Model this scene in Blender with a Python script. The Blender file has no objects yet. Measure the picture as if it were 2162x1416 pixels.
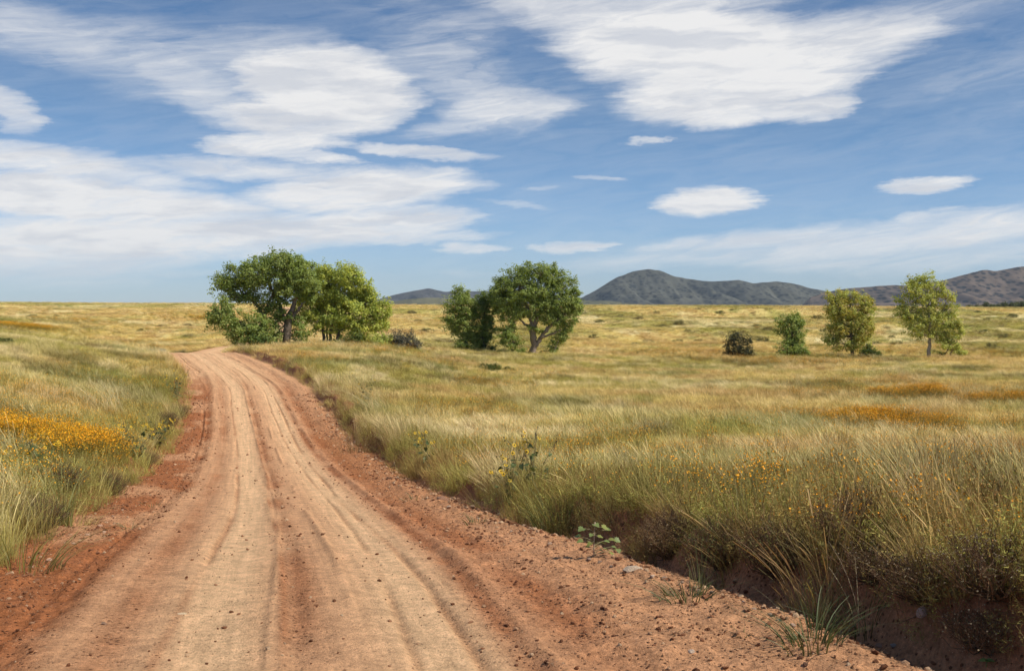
import bpy, math, random
import numpy as np
from math import radians, sin, cos, tan, atan, atan2, pi

# ------------------------------------------------------------------ camera, sky, sun, exposure
SC = bpy.context.scene
COL = SC.collection
F = 2400.0; CX = 1081.0; HY = 650.0; EYE = 1.8        # focal length and eye level in photograph pixels, eye height in metres

cam = bpy.data.cameras.new('camera'); cam_o = bpy.data.objects.new('camera', cam); COL.objects.link(cam_o)
cam.sensor_width = 36.0; cam.lens = 36.0*F/2162.0; cam.clip_start = 0.05; cam.clip_end = 60000
cam_o.location = (0, 0, EYE); cam_o.rotation_euler = (radians(90) - atan((708-HY)/F), 0, 0)
SC.camera = cam_o

SUN_AZ, SUN_EL = radians(110), radians(50)              # clockwise from the view direction: the sun stands to the right
sun = bpy.data.lights.new('sun', 'SUN'); sun_o = bpy.data.objects.new('sun', sun); COL.objects.link(sun_o)
sun.energy = 4.7; sun.angle = radians(0.5); sun.color = (1.0, 0.92, 0.78)
sun_o.rotation_euler = (radians(90) - SUN_EL, 0, pi - SUN_AZ)

SC.view_settings.view_transform = 'Standard'; SC.view_settings.look = 'None'
SC.view_settings.exposure = 0.0; SC.view_settings.gamma = 1.0; SC.view_settings.use_curve_mapping = False
SC.render.engine = 'CYCLES'
SC.cycles.max_bounces = 4; SC.cycles.diffuse_bounces = 2; SC.cycles.glossy_bounces = 2
SC.cycles.transmission_bounces = 3; SC.cycles.transparent_max_bounces = 6; SC.cycles.volume_bounces = 0
SC.cycles.use_denoising = True; SC.cycles.use_adaptive_sampling = True; SC.cycles.adaptive_threshold = 0.025

W = bpy.data.worlds.new('World'); SC.world = W; W.use_nodes = True

class NT:
    """small helper for writing node trees as expressions"""
    def __init__(s, tree): s.t = tree; s.n = tree.nodes; s.l = tree.links
    def new(s, typ, **kw):
        nd = s.n.new(typ)
        for k, v in kw.items(): setattr(nd, k, v)
        return nd
    def put(s, sock, v):
        if v is None: return
        if isinstance(v, bpy.types.NodeSocket): s.l.new(v, sock)
        else: sock.default_value = v
    def m(s, op, a, b=None, c=None, clamp=False):
        nd = s.new('ShaderNodeMath', operation=op); nd.use_clamp = clamp
        for i, v in enumerate((a, b, c)): s.put(nd.inputs[i], v)
        return nd.outputs[0]
    def vm(s, op, a, b=None):
        nd = s.new('ShaderNodeVectorMath', operation=op)
        s.put(nd.inputs[0], a); s.put(nd.inputs[1], b)
        return nd.outputs[0]
    def xyz(s, x, y, z=0.0):
        nd = s.new('ShaderNodeCombineXYZ')
        for i, v in enumerate((x, y, z)): s.put(nd.inputs[i], v)
        return nd.outputs[0]
    def noise(s, vec, scale=1.0, detail=4.0, rough=0.55, dist=0.0, col=False):
        nd = s.new('ShaderNodeTexNoise'); s.put(nd.inputs['Vector'], vec)
        nd.inputs['Scale'].default_value = scale; nd.inputs['Detail'].default_value = detail
        nd.inputs['Roughness'].default_value = rough; nd.inputs['Distortion'].default_value = dist
        return nd.outputs['Color' if col else 'Fac']
    def mapr(s, v, a, b, c=0.0, d=1.0, smooth=False):
        nd = s.new('ShaderNodeMapRange'); nd.interpolation_type = 'SMOOTHSTEP' if smooth else 'LINEAR'
        s.put(nd.inputs[0], v)
        for i, q in enumerate((a, b, c, d)): s.put(nd.inputs[i+1], q)
        return nd.outputs[0]
    def mix(s, f, a, b, mode='MIX'):
        nd = s.new('ShaderNodeMix', data_type='RGBA', blend_type=mode)
        s.put(nd.inputs[0], f)
        s.put(nd.inputs[6], a if isinstance(a, bpy.types.NodeSocket) else (*a, 1.0))
        s.put(nd.inputs[7], b if isinstance(b, bpy.types.NodeSocket) else (*b, 1.0))
        return nd.outputs[2]

def build_world():
    W.node_tree.nodes.clear()
    g = NT(W.node_tree)
    out = g.new('ShaderNodeOutputWorld')
    sky = g.new('ShaderNodeTexSky', sky_type='NISHITA'); sky.sun_disc = False
    sky.sun_elevation = SUN_EL; sky.sun_rotation = SUN_AZ
    sky.altitude = 1500; sky.air_density = 1.0; sky.dust_density = 0.6; sky.ozone_density = 1.3
    tc = g.new('ShaderNodeTexCoord').outputs['Generated']
    sep = g.new('ShaderNodeSeparateXYZ'); g.l.new(tc, sep.inputs[0])
    x, y, z = sep.outputs
    az = g.m('MULTIPLY', g.m('ARCTAN2', x, y), F)          # direction angles, F units to the radian
    el = g.m('MULTIPLY', g.m('ARCSINE', z), F)
    tone = g.mix(g.mapr(z, 0.0, 0.20, 0.0, 1.0, True), (0.90, 1.10, 1.48), (0.71, 0.94, 1.15))      # clear dry air: bluer than the model's horizon
    bg = g.new('ShaderNodeBackground'); g.put(bg.inputs[0], g.mix(1.0, sky.outputs[0], tone, 'MULTIPLY')); bg.inputs[1].default_value = 0.080
    # wind-drawn warping of the cloud edges: slow undulation, fraying along the wind, a little curl
    w1 = g.vm('SUBTRACT', g.noise(g.xyz(g.m('MULTIPLY', az, 0.0035), g.m('MULTIPLY', el, 0.011)), 1.0, 3, 0.55, col=True), (0.5, 0.5, 0.5))
    wst = g.m('SUBTRACT', g.noise(g.xyz(g.m('MULTIPLY', az, 0.0022), g.m('MULTIPLY', el, 0.046)), 1.0, 5, 0.6), 0.5)
    w2 = g.vm('SUBTRACT', g.noise(g.xyz(g.m('MULTIPLY', az, 0.020), g.m('MULTIPLY', el, 0.045)), 1.0, 5, 0.68, col=True), (0.5, 0.5, 0.5))
    s1 = g.new('ShaderNodeSeparateXYZ'); g.l.new(w1, s1.inputs[0])
    s2 = g.new('ShaderNodeSeparateXYZ'); g.l.new(w2, s2.inputs[0])
    U = g.m('ADD', g.m('ADD', az, g.m('MULTIPLY', wst, 120.0)), g.m('ADD', g.m('MULTIPLY', s1.outputs[0], 120.0), g.m('MULTIPLY', s2.outputs[0], 75.0)))
    V = g.m('ADD', el, g.m('ADD', g.m('MULTIPLY', s1.outputs[1], 42.0), g.m('MULTIPLY', s2.outputs[1], 22.0)))
    # cloud banks: centre, half-width, half-height (photograph pixels), tilt in degrees, thickness, edge softness
    B = [(690,175,215,70,-4,1.15,.6), (655,240,205,55,3,1.0,.55), (590,302,165,26,4,.95,.6), (640,326,130,15,-6,.8,.7),
         (330,140,250,62,-8,.52,1.5), (70,75,190,50,-10,.62,1.3), (200,118,220,45,-6,.5,1.4), (430,195,170,48,-22,.7,1.0), (520,100,170,38,8,.5,1.4),
         (15,232,75,34,-25,.8,.9), (1000,195,170,62,-28,.6,1.4), (920,110,190,52,22,.5,1.5), (1065,232,150,36,4,.9,1.0), (1010,262,150,26,8,.55,1.2),
         (1470,110,320,92,-6,1.15,.6), (1560,190,265,62,4,1.1,.6), (1270,50,270,60,-14,.85,1.0), (1700,112,270,66,8,1.0,.8), (1515,238,130,32,-3,1.0,.6),
         (1690,228,120,26,6,.95,.7), (1930,45,300,42,10,.42,1.5), (2110,150,260,40,14,.30,1.6), (2120,240,260,30,14,.22,1.7), (1400,12,260,40,0,.8,1.0),
         (190,422,390,44,-3,1.1,.6), (100,345,300,32,-5,.95,.9), (490,352,230,22,0,.8,1.0), (760,402,260,46,5,1.05,.7), (300,498,500,56,3,1.05,.7),
         (750,478,250,40,4,1.0,.65), (880,364,120,14,2,.8,.9), (900,452,90,14,0,.7,.9), (130,556,340,32,4,.75,1.1), (90,592,240,20,3,.5,1.3),
         (890,320,150,15,-5,.85,.7), (380,576,90,9,2,.45,1.2), (850,504,220,14,3,.7,1.0),
         (985,525,80,13,2,.75,.9), (1210,521,90,13,3,.85,.8), (1365,299,52,8,4,.75,.9), (1493,421,112,31,2,1.05,.6), (1952,392,100,18,4,1.0,.7),
         (1955,411,26,6,8,.55,1.0), (1140,396,52,7,2,.35,1.3), (1262,372,38,6,-2,.45,1.1), (1090,435,75,7,-5,.4,1.2),
         (1600,505,260,24,5,.72,1.0), (1850,512,390,34,5,.75,1.0), (2070,488,240,36,6,.8,.9), (1960,464,190,13,5,.65,1.0), (1400,547,240,18,4,.5,1.2),
         (1800,558,190,13,3,.55,1.1), (2010,548,320,26,3,.5,1.2), (1290,570,150,9,3,.35,1.3), (1010,578,120,7,2,.25,1.3)]
    field = None; solid = None
    for (px, py, rx, ry, rot, k, soft) in B:
        a = atan((px-CX)/F); cu = a*F; cv = atan((HY-py)/F*cos(a))*F
        c_, s_ = cos(radians(rot)), sin(radians(rot))
        du = g.m('SUBTRACT', U, cu); dv = g.m('SUBTRACT', V, cv)
        a1 = g.m('MULTIPLY_ADD', dv, s_/rx, g.m('MULTIPLY', du, c_/rx))
        b1 = g.m('MULTIPLY_ADD', dv, c_/ry, g.m('MULTIPLY', du, -s_/ry))
        q = g.m('ADD', g.m('MULTIPLY', a1, a1), g.m('MULTIPLY', g.m('ABSOLUTE', b1), g.m('MULTIPLY_ADD', g.m('ABSOLUTE', b1), 0.55, 0.40)))   # lens outline
        e = g.m('MULTIPLY', g.mapr(q, 1.0+soft*.78, 1.0-soft*1.05, 0.0, 1.0, True), k)
        field = e if field is None else g.m('SMOOTH_MAX', field, e, 0.15)
    # thin cirrus everywhere, drawn out along the wind, on a flat layer high above
    zc = g.m('MAXIMUM', z, 0.02)
    zz = g.m('ADD', zc, 0.12)
    pl = g.xyz(g.m('DIVIDE', x, zz), g.m('MULTIPLY', g.m('DIVIDE', y, zz), 1.6))
    cir = g.noise(pl, 0.9, 5, 0.6, 0.6)
    tu = g.m('MULTIPLY_ADD', el, 0.30, az); tv = g.m('MULTIPLY_ADD', az, -0.14, el)
    cirf = g.noise(g.xyz(g.m('MULTIPLY', tu, 0.0038), g.m('MULTIPLY', tv, 0.028)), 1.0, 7, 0.64, 1.2)
    cirrus = g.m('MULTIPLY', g.m('MULTIPLY', g.mapr(cir, 0.42, 0.74, 0.0, 1.0, True), g.mapr(cirf, 0.40, 0.80, 0.0, 0.62)), g.mapr(z, 0.08, 0.26, 0.0, 1.0, True))
    # streaks and ripples inside the banks
    st = g.noise(g.xyz(g.m('MULTIPLY', U, 0.0060), g.m('MULTIPLY', tv, 0.034)), 1.0, 8, 0.66, 0.9)
    st2 = g.noise(g.xyz(g.m('MULTIPLY', U, 0.0032), g.m('MULTIPLY', V, 0.021)), 1.0, 4, 0.55, 0.2)
    f2 = g.m('ADD', field, g.m('MULTIPLY', g.m('SUBTRACT', st, 0.5), g.mapr(field, 0.0, 0.45, 0.0, 1.25)))
    dens = g.mapr(f2, 0.06, 1.04, 0.0, 0.955, False)
    alpha = g.m('SUBTRACT', 1.0, g.m('MULTIPLY', g.m('SUBTRACT', 1.0, dens), g.m('SUBTRACT', 1.0, cirrus)))
    alpha = g.m('MULTIPLY', alpha, g.mapr(z, 0.0, 0.035, 0.25, 1.0))
    shade = g.mapr(g.m('ADD', st2, g.m('MULTIPLY', st, 0.15)), 0.50, 0.72, 0.0, 1.0, True)
    shade = g.m('MULTIPLY', shade, g.mapr(field, 0.35, 0.95, 0.0, 0.85))
    ccol = g.mix(shade, (0.92, 0.91, 0.90), (0.66, 0.685, 0.74))
    bg2 = g.new('ShaderNodeBackground'); g.put(bg2.inputs[0], ccol); bg2.inputs[1].default_value = 0.98
    mx = g.new('ShaderNodeMixShader'); g.put(mx.inputs[0], alpha)
    g.l.new(bg.outputs[0], mx.inputs[1]); g.l.new(bg2.outputs[0], mx.inputs[2]); g.l.new(mx.outputs[0], out.inputs[0])
    W.cycles.sampling_method = 'MANUAL'; W.cycles.sample_map_resolution = 512
build_world()

# ------------------------------------------------------------------ numeric helpers
def hash2(ix, iy, seed):
    h = (ix.astype(np.int64)*374761393 + iy.astype(np.int64)*668265263 + seed*974711) & 0x7fffffff
    h = ((h ^ (h >> 13))*1274126177) & 0x7fffffff
    return ((h ^ (h >> 16)) & 0xffff)/65535.0
def vnoise(x, y, seed=0):
    x = np.asarray(x, float); y = np.asarray(y, float)
    ix = np.floor(x); iy = np.floor(y); fx = x-ix; fy = y-iy
    fx = fx*fx*(3-2*fx); fy = fy*fy*(3-2*fy)
    a = hash2(ix, iy, seed); b = hash2(ix+1, iy, seed); c = hash2(ix, iy+1, seed); d = hash2(ix+1, iy+1, seed)
    return (a*(1-fx)+b*fx)*(1-fy) + (c*(1-fx)+d*fx)*fy
def fbm(x, y, size, octv=4, seed=0, gain=0.5):
    s = 0; amp = 1; tot = 0; fr = 1.0/size
    for o in range(octv):
        s = s + amp*vnoise(np.asarray(x)*fr+17.3*o, np.asarray(y)*fr-9.1*o, seed+o*31); tot += amp; amp *= gain; fr *= 2.03
    return s/tot
def sstep(a, b, x):
    t = np.clip((np.asarray(x, float)-a)/(b-a), 0, 1); return t*t*(3-2*t)
def gauss(x, c, w): return np.exp(-((np.asarray(x)-c)/w)**2)

def mesh_from(name, verts, faces, mat=None, smooth=False, cols=None, mats=None, midx=None):
    """verts (N,3), faces an array (M,k) or a list; cols per-vertex rgb"""
    me = bpy.data.meshes.new(name)
    verts = np.asarray(verts, np.float32)
    if isinstance(faces, np.ndarray):
        k = faces.shape[1]; n = len(faces)
        me.vertices.add(len(verts)); me.vertices.foreach_set('co', verts.ravel())
        me.loops.add(n*k); me.loops.foreach_set('vertex_index', faces.astype(np.int32).ravel())
        me.polygons.add(n); me.polygons.foreach_set('loop_start', np.arange(0, n*k, k, dtype=np.int32))
        me.update(calc_edges=True)
    else:
        me.from_pydata([tuple(v) for v in verts], [], faces)
    if cols is not None:
        a = me.color_attributes.new('col', 'FLOAT_COLOR', 'POINT')
        c = np.ones((len(verts), 4), np.float32); c[:, :3] = cols
        a.data.foreach_set('color', c.ravel())
    for q in (mats or ([mat] if mat else [])): me.materials.append(q)
    if midx is not None: me.polygons.foreach_set('material_index', np.asarray(midx, np.int32))
    if smooth: me.polygons.foreach_set('use_smooth', np.ones(len(me.polygons), bool))
    me.update()
    return me
def link(name, me, parent=None):
    o = bpy.data.objects.new(name, me); COL.objects.link(o)
    if parent is not None: o.parent = parent
    return o
def tag(o, label, cat, group=None):
    o['label'] = label; o['category'] = cat
    if group: o['group'] = group
    return o
def thing(name, label, cat, loc, group=None):
    o = bpy.data.objects.new(name, None); COL.objects.link(o); o.location = loc; o.empty_display_size = 0.2
    return tag(o, label, cat, group)
def structure(o): o['kind'] = 'structure'; return o
def stuff(o): o['kind'] = 'stuff'; return o

# ------------------------------------------------------------------ lie of the land
# drop below the eye (m) along bearings (photograph column) at given distances ahead
PROF = {
 -900: [(0,1.62),(6,1.5),(12,1.6),(25,1.4),(45,1.0),(60,.9),(80,1.6),(120,2.6),(180,2.7),(350,1.0),(620,-4.2)],
    0: [(0,1.62),(6,1.75),(9,1.92),(16,2.33),(23,2.42),(35,2.19),(48,1.55),(60,1.22),(80,2.2),(120,3.4),(180,3.0),(350,1.46),(620,-3.6)],
  200: [(0,1.62),(6,1.78),(10,2.0),(13,2.25),(18,2.65),(27,2.9),(42,2.65),(55,1.95),(64,1.74),(90,3.4),(140,4.1),(220,3.7),(350,1.46),(620,-3.1)],
  370: [(0,1.62),(6,1.78),(13,2.4),(22,3.1),(32,3.45),(40,3.35),(50,3.0),(60,2.85),(70,2.65),(95,4.2),(140,4.5),(220,4.1),(350,2.2),(620,-3.0)],
  460: [(0,1.62),(6,1.78),(13,2.4),(22,3.1),(32,3.55),(40,3.4),(50,3.05),(60,2.85),(72,2.62),(95,3.8),(130,3.9),(220,3.7),(350,1.75),(620,-3.0)],
  600: [(0,1.62),(6,1.7),(10,2.0),(17,2.7),(25,3.2),(35,3.4),(45,2.95),(60,2.5),(76,2.5),(95,2.95),(110,3.25),(130,3.7),(220,3.7),(350,1.75),(620,-2.6)],
  800: [(0,1.62),(6,1.65),(10,1.95),(17,2.65),(25,3.15),(35,3.35),(50,3.12),(65,2.85),(82,2.82),(100,3.35),(130,4.2),(180,4.1),(350,2.2),(600,-2.0)],
 1081: [(0,1.62),(6,1.66),(8,1.75),(13,2.24),(20,2.80),(30,3.2),(50,3.85),(80,4.4),(120,4.8),(150,5.2),(200,5.5),(350,3.0),(540,-1.95)],
 1400: [(0,1.6),(5,1.55),(7.5,1.68),(10,1.88),(15,2.2),(20,2.55),(30,3.1),(50,3.9),(80,4.7),(120,5.2),(150,5.4),(200,5.6),(350,3.0),(540,-1.75)],
 1780: [(0,1.55),(4,1.42),(5.6,1.50),(8,1.66),(12,1.98),(20,2.6),(30,3.1),(50,3.9),(80,4.7),(125,5.3),(150,5.5),(200,5.7),(350,3.0),(540,-1.35)],
 2162: [(0,1.5),(4,1.33),(6,1.47),(12,1.95),(20,2.6),(30,3.1),(50,3.9),(80,4.7),(125,5.3),(150,5.5),(200,5.7),(350,3.0),(540,-.45)],
 3000: [(0,1.4),(4,1.2),(6,1.35),(12,1.9),(20,2.5),(30,3.0),(50,3.8),(80,4.6),(125,5.2),(150,5.5),(200,5.7),(350,3.4),(540,1.0)],
}
_cols = sorted(PROF); LG0, LG1, NLG, NPX = math.log(1.0), math.log(12000.0), 520, 196
_lg = np.linspace(LG0, LG1, NLG); _pg = np.linspace(-900, 3000, NPX)
_rows = []
for c in _cols:
    pts = PROF[c] + [(800, PROF[c][-1][1]+5), (1500, 22), (4000, 26), (12000, 30)]
    d = np.log(np.maximum([p[0] for p in pts], 1.0)); v = [p[1] for p in pts]
    _rows.append(np.interp(_lg, d, v))
_rows = np.array(_rows)
TAB = np.array([np.interp(_pg, _cols, _rows[:, i]) for i in range(NLG)]).T   # (px, lg)
def _blur(a, sig, axis):
    k = np.arange(-int(3*sig), int(3*sig)+1); w = np.exp(-.5*(k/sig)**2); w /= w.sum()
    pad = [(0, 0), (0, 0)]; pad[axis] = (len(k)//2, len(k)//2)
    b = np.pad(a, pad, mode='edge'); out = np.zeros_like(a)
    for i, wi in enumerate(w):
        sl = [slice(None), slice(None)]; sl[axis] = slice(i, i+a.shape[axis]); out += wi*b[tuple(sl)]
    return out
TAB = _blur(_blur(TAB, 4.0, 1), 3.0, 0)
def field_z(x, y, detail=True):
    x = np.asarray(x, float); y = np.asarray(y, float)
    r = np.hypot(x, y); a = np.arctan2(x, y)
    px = CX + F*np.tan(np.clip(a, -1.0, 1.0)); d = np.maximum(np.where(np.abs(a) < 1.0, y, r*cos(1.0)), 1.0)
    fp = np.clip((px+900)/(3900)*(NPX-1), 0, NPX-1.001); fl = np.clip((np.log(d)-LG0)/(LG1-LG0)*(NLG-1), 0, NLG-1.001)
    ip = fp.astype(int); il = fl.astype(int); fp = fp-ip; fl = fl-il
    v = (TAB[ip, il]*(1-fp)+TAB[ip+1, il]*fp)*(1-fl) + (TAB[ip, il+1]*(1-fp)+TAB[ip+1, il+1]*fp)*fl
    z = EYE - v
    if detail:
        z = z + (fbm(x, y, 1.3, 3, 5)-.5)*0.10*sstep(3, 8, r) + (fbm(x, y, 6, 3, 9)-.5)*0.22*sstep(10, 30, r)
        z = z + (fbm(x, y, 44, 3, 12)-.5)*4.2*sstep(110, 200, r)*(1-sstep(430, 560, r))
    return z

# ------------------------------------------------------------------ the dirt road: centre line, edges, height
RC = np.array([(-12,2.55),(-4,.95),(0,.1),(5.64,-1.13),(8.5,-1.74),(13,-2.68),(17.5,-3.66),(22,-4.73),(29,-6.38),(36,-8.1),(47,-11.0),(59,-14.9),(70,-19.0),
               (82,-23.2),(95,-25.6),(110,-26.3),(130,-26.6),(160,-32.4),(220,-44.5),(300,-60),(400,-79),(520,-103)])
RD = np.array([(-12,1.5),(0,1.62),(5.64,1.80),(8.5,1.96),(13,2.45),(17.5,2.9),(22,3.25),(28,3.62),(32,3.72),(36,3.68),(40,3.52),(47,3.28),(59,3.08),(66,2.93),(71,2.86),(75,2.92),(80,3.3),(90,3.9)])
_ty = np.linspace(-12, 520, 5321)
def _smooth(v, n):
    k = np.hanning(2*n+1); k /= k.sum(); return np.convolve(np.pad(v, n, mode='reflect', reflect_type='odd'), k, 'valid')
_tx = _smooth(np.interp(_ty, RC[:, 0], RC[:, 1]), 45); _td = _smooth(np.interp(_ty, RD[:, 0], RD[:, 1]), 25)
_th = np.gradient(_tx, _ty)
def road_x(y): return np.interp(y, _ty, _tx)
def road_h(y): return np.interp(y, _ty, _th)
def edge_r(y): return np.interp(y, [0,5.6,9,17,36,60,80,120,500],[3.75,3.42,2.95,2.65,2.55,2.5,2.2,1.5,1.4]) + (fbm(y, np.zeros_like(np.asarray(y, float)), 1.6, 4, 3)-.5)*0.42*(1-.6*sstep(40, 90, y))
def edge_l(y): return np.interp(y, [0,5.6,9,17,36,60,80,120,500],[2.3,2.25,2.3,2.4,2.25,2.2,2.0,1.4,1.3]) + (fbm(y, np.zeros_like(np.asarray(y, float))+7, 1.5, 4, 4)-.5)*0.45*(1-.6*sstep(40, 90, y))
def lateral(x, y):
    """signed distance from the centre line (right positive)"""
    return (np.asarray(x, float)-road_x(y))/np.sqrt(1+road_h(y)**2)
def road_surface(s, y):
    """height of the graded road and its banks at offset s, station y"""
    s = np.asarray(s, float); y = np.asarray(y, float)
    c = 1/np.sqrt(1+road_h(y)**2)
    x = road_x(y) + s/c
    zf = field_z(x, y)
    far = sstep(76, 92, y)
    zr = (EYE - np.interp(y, _ty, _td))*(1-far) + (field_z(road_x(y), y)-.02)*far
    er = edge_r(y); el = edge_l(y)
    wob = (fbm(y, s*0, 12., 2, 21, .3)-.5)*0.36; wob2 = (fbm(y, s*0, 9., 2, 22, .3)-.5)*0.30
    n1 = fbm(y, s*3, .9, 3, 23)
    prof = (-.028*gauss(s, -.42+wob*.4, .30) - .030*gauss(s, .78+wob*.4, .30)
            + .018*gauss(s, .0+wob2, .05)*sstep(.35, .65, n1) - .014*gauss(s, .09+wob2, .06)
            + .036*gauss(s, 1.30+wob, .07)*sstep(.30, .65, fbm(y, s*0, 1.1, 4, 24)) - .016*gauss(s, 1.20+wob, .09)
            - .026*gauss(s, 1.72+wob2*1.3, .18) + .012*gauss(s, 2.0, .25)
            + .022*gauss(s, -1.22+wob2, .12)*(.4+.9*n1) - .030*sstep(-1.22, -1.46, s-wob2)*sstep(-2.0, -1.5, s)
            + .022*gauss(s, -1.62+wob, .05)*sstep(.35, .6, fbm(y, s*0, 2, 3, 26)) - .018*gauss(s, -.85+wob2, .12)
            + .03*gauss(s, .45+wob2, .035)*sstep(.45, .55, fbm(y, s*0, 2.6, 3, 28)) + .014*gauss(s, -.14+wob, .025)
            - .026*gauss(s, -.72+wob*1.2, .035)*sstep(.42, .5, fbm(y, s*0, 4.0, 3, 29)) - .028*gauss(s, 1.02+wob2*.8, .035)*sstep(.42, .5, fbm(y, s*0, 3.5, 3, 30))
            - .034*gauss(s, -1.52+wob2*1.4, .05)*sstep(.4, .5, fbm(y, s*0, 3.2, 3, 34)) + .016*gauss(s, -1.44+wob2*1.4, .03)*sstep(.4, .5, fbm(y, s*0, 3.2, 3, 34)) - .020*gauss(s, .62+wob*1.1, .03)*sstep(.46, .54, fbm(y, s*0, 3.0, 3, 35)) )
    rough = sstep(.9, 1.8, s) + sstep(-1.0, -1.5, s)
    prof = prof + (fbm(s, y, .16, 4, 31, .6)-.5)*(.010+.080*np.clip(rough, 0, 1)) + (fbm(s, y, .6, 3, 33)-.5)*.022
    prof = prof*(1-.75*sstep(50, 110, y))
    near = 1-sstep(8, 16, y)
    prof = prof + .035*gauss(s, er-.42, .2) - (.09*near+.02)*gauss(s, er+.02, .16)
    wr = .34 + .25*(fbm(x, y, .8, 3, 41)-.3)
    tr = sstep(0, 1, (s-er)/np.maximum(wr, .12)); tl = sstep(0, 1, (-s-el)/.55)
    bankn = (fbm(x*1.0, y, .35, 4, 43)-.5)
    z = (zr+prof)*(1-tr)*(1-tl) + (zf+.03)*(tr+tl) + bankn*.42*4*tr*(1-tr)*near + bankn*.06*4*tl*(1-tl)
    return z
def corridor(x, y):
    s = lateral(x, y); er = edge_r(y); el = edge_l(y)
    return s, er, el
def ground_z(x, y):
    x = np.asarray(x, float); y = np.asarray(y, float)
    s, er, el = corridor(x, y)
    ins = (s < er+.9) & (s > -el-.9) & (y > -11) & (y < 500)
    x, y, s, ins = np.broadcast_arrays(x, y, s, ins); z = np.empty(x.shape); out = ~ins
    if out.any(): z[out] = field_z(x[out], y[out])
    if ins.any(): z[ins] = road_surface(s[ins], y[ins])
    return z
def hit(px, py, lo=2.0, hi=700.0):
    """where the sight line through a photograph pixel meets the ground"""
    l0, l1 = math.log(lo), math.log(hi)
    for n in (260, 40):                                  # coarse march, then refine
        ds = np.exp(np.linspace(l0, l1, n)); xs = (px-CX)/F*ds
        below = EYE-(py-HY)/F*ds < ground_z(xs, ds)
        i = int(np.argmax(below)) if below.any() else n-1
        l0, l1 = math.log(ds[max(i-1, 0)]), math.log(ds[i])+1e-9
    return float(xs[i]), float(ds[i]), float(ground_z(xs[i:i+1], ds[i:i+1])[0])

# ------------------------------------------------------------------ colour of the meadow: patches in the land itself
FLOWER_PATCH = []
for (px, py, rx, ry, k) in [(20,905,1.9,2.2,1.2),(115,910,.9,1.2,1.0),(120,822,2.4,1.6,.38),(250,800,2.0,1.8,.30),(330,775,1.8,2.2,.28),(40,690,9,9,.7),(170,680,9,12,.5),(420,672,16,16,.55),
        (1830,884,3.0,1.9,.95),(1690,872,1.8,1.3,.4),(1970,900,2.2,1.4,.4),(1940,824,4.6,3.2,.75),(1800,805,4.0,3.5,.35),(1700,772,6,4.0,.5),(1560,764,8,5,.38),(2110,752,10,7,.35),(1420,749,8,8,.3),(2090,840,4,3,.6),
        (1020,868,1.8,1.6,.38),(960,850,2.2,1.6,.3),(1130,935,1.2,1.6,.2),(1560,1000,1.2,1.6,.16),(2060,985,1.6,1.8,.28),(1780,1010,1.0,1.2,.22),(1850,1090,.8,1.0,.32),(1000,1000,1.2,1.4,.22),(560,1010,1,1,.0),(250,960,1.4,1.4,.35),(60,1060,1.2,1.5,.45)]:
    X, Y, Z = hit(px, py); X, Y, Z = hit(px, py+.34*F/Y if Y < 90 else py); FLOWER_PATCH.append((X, Y, rx, ry, k))
def flower_w(x, y):
    n = fbm(x, y, 1.8, 4, 77); n2 = fbm(x, y, .6, 3, 79); w = np.zeros(np.shape(x))
    for (X, Y, rx, ry, k) in FLOWER_PATCH:
        q = ((x-X)/rx)**2 + ((y-Y)/ry)**2
        w = np.maximum(w, k*np.exp(-q*1.05)*(.25+.75*sstep(.30, .58, n))*sstep(.26, .5, n2+.2*np.exp(-q)))
    w = np.maximum(w, .26*sstep(14, 26, np.hypot(x, y))*sstep(.62, .78, fbm(x, y, 9, 3, 78))*(.3+.7*sstep(.4, .7, n)))
    return w
def meadow_tint(x, y):
    """albedo of the standing grass"""
    r = np.hypot(x, y)
    wx, wy = x + (fbm(x, y, 8, 3, 61)-.5)*9, y*1.0 + (fbm(x, y, 8, 3, 62)-.5)*9
    far = sstep(80, 160, r)
    big = fbm(wx, wy*.30, 24, 4, 51)*far + fbm(wx, wy*.8, 8, 4, 52)*(1-far); med = fbm(wx, wy*.25, 11, 3, 59)*far + fbm(wx, wy, 3.0, 3, 53)*(1-far)
    straw = np.array([.80, .65, .25]); pale = np.array([.90, .78, .42]); olive = np.array([.52, .46, .13]); green = np.array([.30, .33, .085]); tan = np.array([.60, .41, .15])
    k = lambda w: w[..., None]
    c = straw*np.ones(np.shape(x)+(3,))
    ol = k(sstep(.47, .60, big)); c = c*(1-ol) + olive*ol
    pw = k(sstep(.53, .66, med))*.85; c = c*(1-pw) + pale*pw
    tw = k(sstep(.52, .42, big)*sstep(.46, .56, fbm(wx, wy, 4.0, 3, 54)))*.8; c = c*(1-tw) + tan*tw
    dk = k(sstep(.56, .66, fbm(wx, wy*.7, 3.2, 3, 58))*sstep(.40, .50, big))*.85; c = c*(1-dk) + np.array([.25, .215, .065])*dk
    gr = sstep(.62, .74, fbm(wx, wy, 5.0, 3, 55))
    c = c*(1-.7*k(gr)) + green*.7*k(gr)
    # near the road and the foot of the frame the growth is greener and ranker
    s = lateral(x, y); rank = np.maximum((1-sstep(9, 24, r)), (1-sstep(2.5, 5.5, np.abs(s)))*(1-sstep(30, 60, r)))
    rb = k(sstep(.42, .62, fbm(x, y, 1.0, 3, 57))); rk = ((np.where(k(s < 0), np.array([.40, .40, .11]), np.array([.36, .32, .10])))*(1-rb)+np.where(k(s < 0), np.array([.40, .34, .11]), np.array([.38, .26, .105]))*rb)*(.75+.7*k(fbm(x, y, .9, 3, 56)))
    return c*(1-.78*k(rank)) + rk*.78*k(rank)

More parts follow.
